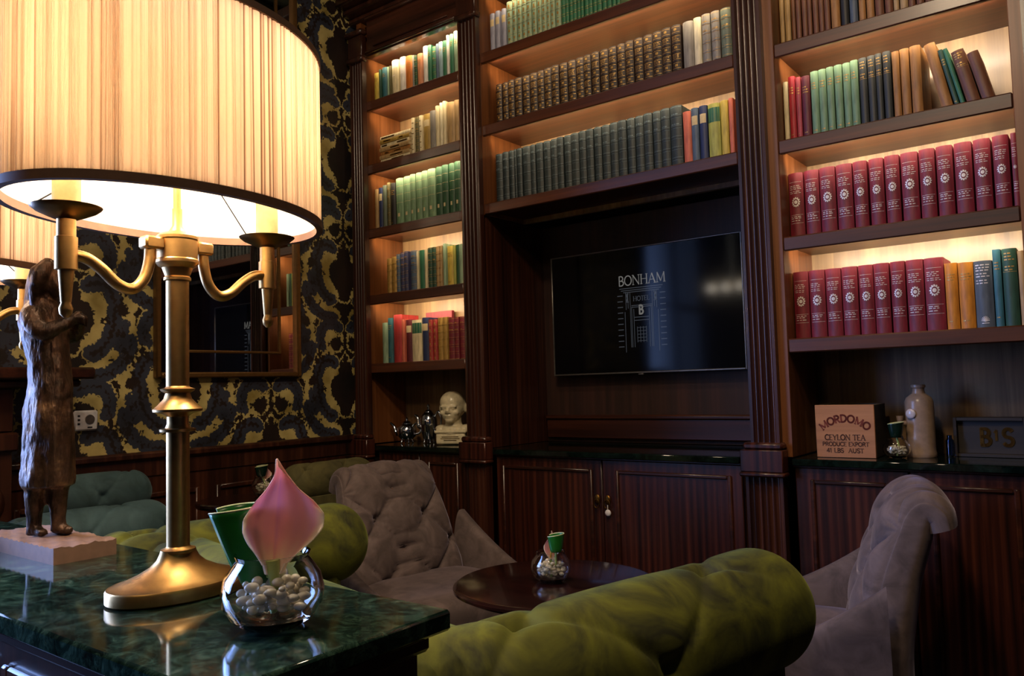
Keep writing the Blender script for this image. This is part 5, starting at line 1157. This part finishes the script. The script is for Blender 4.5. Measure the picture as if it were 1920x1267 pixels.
obj('plate', M().box(0, .014, -.042, .042, -.036, .036, .006), MA['white'], t)
obj('dial', M().tube([(.014, .012, .004), (.017, .012, .004)], [.017,.016], 24), MA['grey'] if 'grey' in MA else MA['tvframe'], t)
m = M()
for k in range(3): m.box(.014, .0155, -.03, -.022, .014-.014*k, .02-.014*k)
m.box(.014, .0155, .004, .02, -.026, -.022); obj('buttons', m, MA['black'], t)
t = thing('fireplace', 'dark carved wooden mantelpiece at the far left behind the statue', 'fireplace', (X0, .8, 0)); T = Matrix.Translation((-X0, -.8, 0))
obj('mantel_shelf', M().box(X0, X0+.24, .48, 1.262, 1.165, 1.203, .006, tr=T).box(X0, X0+.20, .50, 1.235, 1.14, 1.165, .008, tr=T), MA['woodx'], t)
obj('frieze', M().box(X0+.001, X0+.12, .53, 1.06, 1.0, 1.14, .004, tr=T), MA['wood'], t)
for a, b in ((.53, .65), (.92, 1.05)):
    m = M().box(X0+.001, X0+.14, a, b, 0, .9995, .004, tr=T).box(X0+.001, X0+.16, a-.012, b+.012, .94, .9995, .006, tr=T).box(X0+.001, X0+.16, a-.012, b+.012, 0, .14, .006, tr=T)
    for k in range(4): m.ell((X0+.14, (a+b)/2, .3+.16*k), (.018, .045, .06), 14, 8, tr=T)
    obj('jamb', m, MA['wood'], t)
obj('firebox', M().box(X0+.001, X0+.02, .6505, .9195, .0, .9995, tr=T), MA['black'], t)
# hanging lamp of white glass globes that the television reflects
t = thing('chandelier', 'hanging lamp with a row of white glass globes, behind the camera', 'chandelier', (-2.42, -.12, 1.84))
obj('stem', M().tube([(0,0,CE-1.84-.09), (0,0,.02)], .008, 10).tube([(-.20,0,.05),(.20,0,.05)], .007, 10).ell((0,0,.03), (.03,.03,.04), 14, 8), MA['brass'], t)
for k in range(4):
    x = -.18+.12*k; obj('glass_globe', M().ell((x,0,0), (.045,.045,.038), 18, 12), MA['globe'], t)
# ------------------------------------------------------------------ light, camera
def area(name, loc, rot, sx, sy, e, col, spread=180):
    L = bpy.data.lights.new(name, 'AREA'); L.shape = 'RECTANGLE'; L.size = sx; L.size_y = sy; L.energy = e; L.color = col; L.spread = math.radians(spread)
    o = bpy.data.objects.new(name, L); C.objects.link(o); o.location = loc; o.rotation_euler = rot; return o
area('window_daylight', (X0+.03, (WY0+WY1)/2, (WZ0+WZ1)/2), (0, math.radians(-90), 0), WZ1-WZ0-.1, WY1-WY0-.1, 115.0, (.27, .44, 1.0), 128)
def spot(loc, e, col, ang=100, blend=.8, r=.05, tgt=None):
    L = bpy.data.lights.new('ceiling_fill', 'SPOT'); L.energy = e; L.color = col; L.spot_size = math.radians(ang); L.spot_blend = blend; L.shadow_soft_size = r  # unseen ceiling spots without fixtures, added as warm fill
    o = bpy.data.objects.new('ceiling_fill', L); C.objects.link(o); o.location = loc
    d = (Vector(tgt)-Vector(loc)).normalized() if tgt else Vector((0,0,-1)); o.rotation_euler = d.to_track_quat('-Z', 'Y').to_euler()
WARM = (1, .76, .5)
spot((-1.3, 1.2, CE-.12), 55, WARM, 120, r=.1)
spot((-.1, 1.2, CE-.12), 30, WARM, 120, r=.1)
spot((-.5, -.6, CE-.12), 45, WARM, 120, r=.12, tgt=(-1.0, 1.2, .9))
spot((-.6, .4, CE-.12), 100, WARM, 100, r=.1, tgt=(-1.5, 2.6, 1.8))  # added to lift the upper bookcase and pilasters
w = bpy.data.worlds.new('sky'); bpy.context.scene.world = w; w.use_nodes = True
bg = w.node_tree.nodes['Background']; bg.inputs['Color'].default_value = (.3, .45, .9, 1); bg.inputs['Strength'].default_value = .6
f = 1496.47; yaw, pitch, rl = [math.radians(a) for a in (-37.459, 3.4713, -1.6299)]
F = Vector((math.sin(yaw)*math.cos(pitch), math.cos(yaw)*math.cos(pitch), math.sin(pitch)))
r = Vector((math.cos(yaw), -math.sin(yaw), 0)); u = r.cross(F); c, s = math.cos(rl), math.sin(rl)
Rr = r*c+u*s; U = u*c-r*s
cam = bpy.data.cameras.new('camera'); co = bpy.data.objects.new('camera', cam); C.objects.link(co)
cam.sensor_width = 36; cam.lens = f/1920*36; cam.clip_start = .02
m4 = Matrix.Identity(4)
for i in range(3): m4[i][0], m4[i][1], m4[i][2] = Rr[i], U[i], -F[i]
m4.translation = (0, 0, 1.10); co.matrix_world = m4
sc = bpy.context.scene; sc.camera = co
sc.view_settings.view_transform = 'Standard'; sc.view_settings.look = 'None'; sc.view_settings.gamma = 1; sc.view_settings.use_curve_mapping = False
sc.view_settings.exposure = 0.0
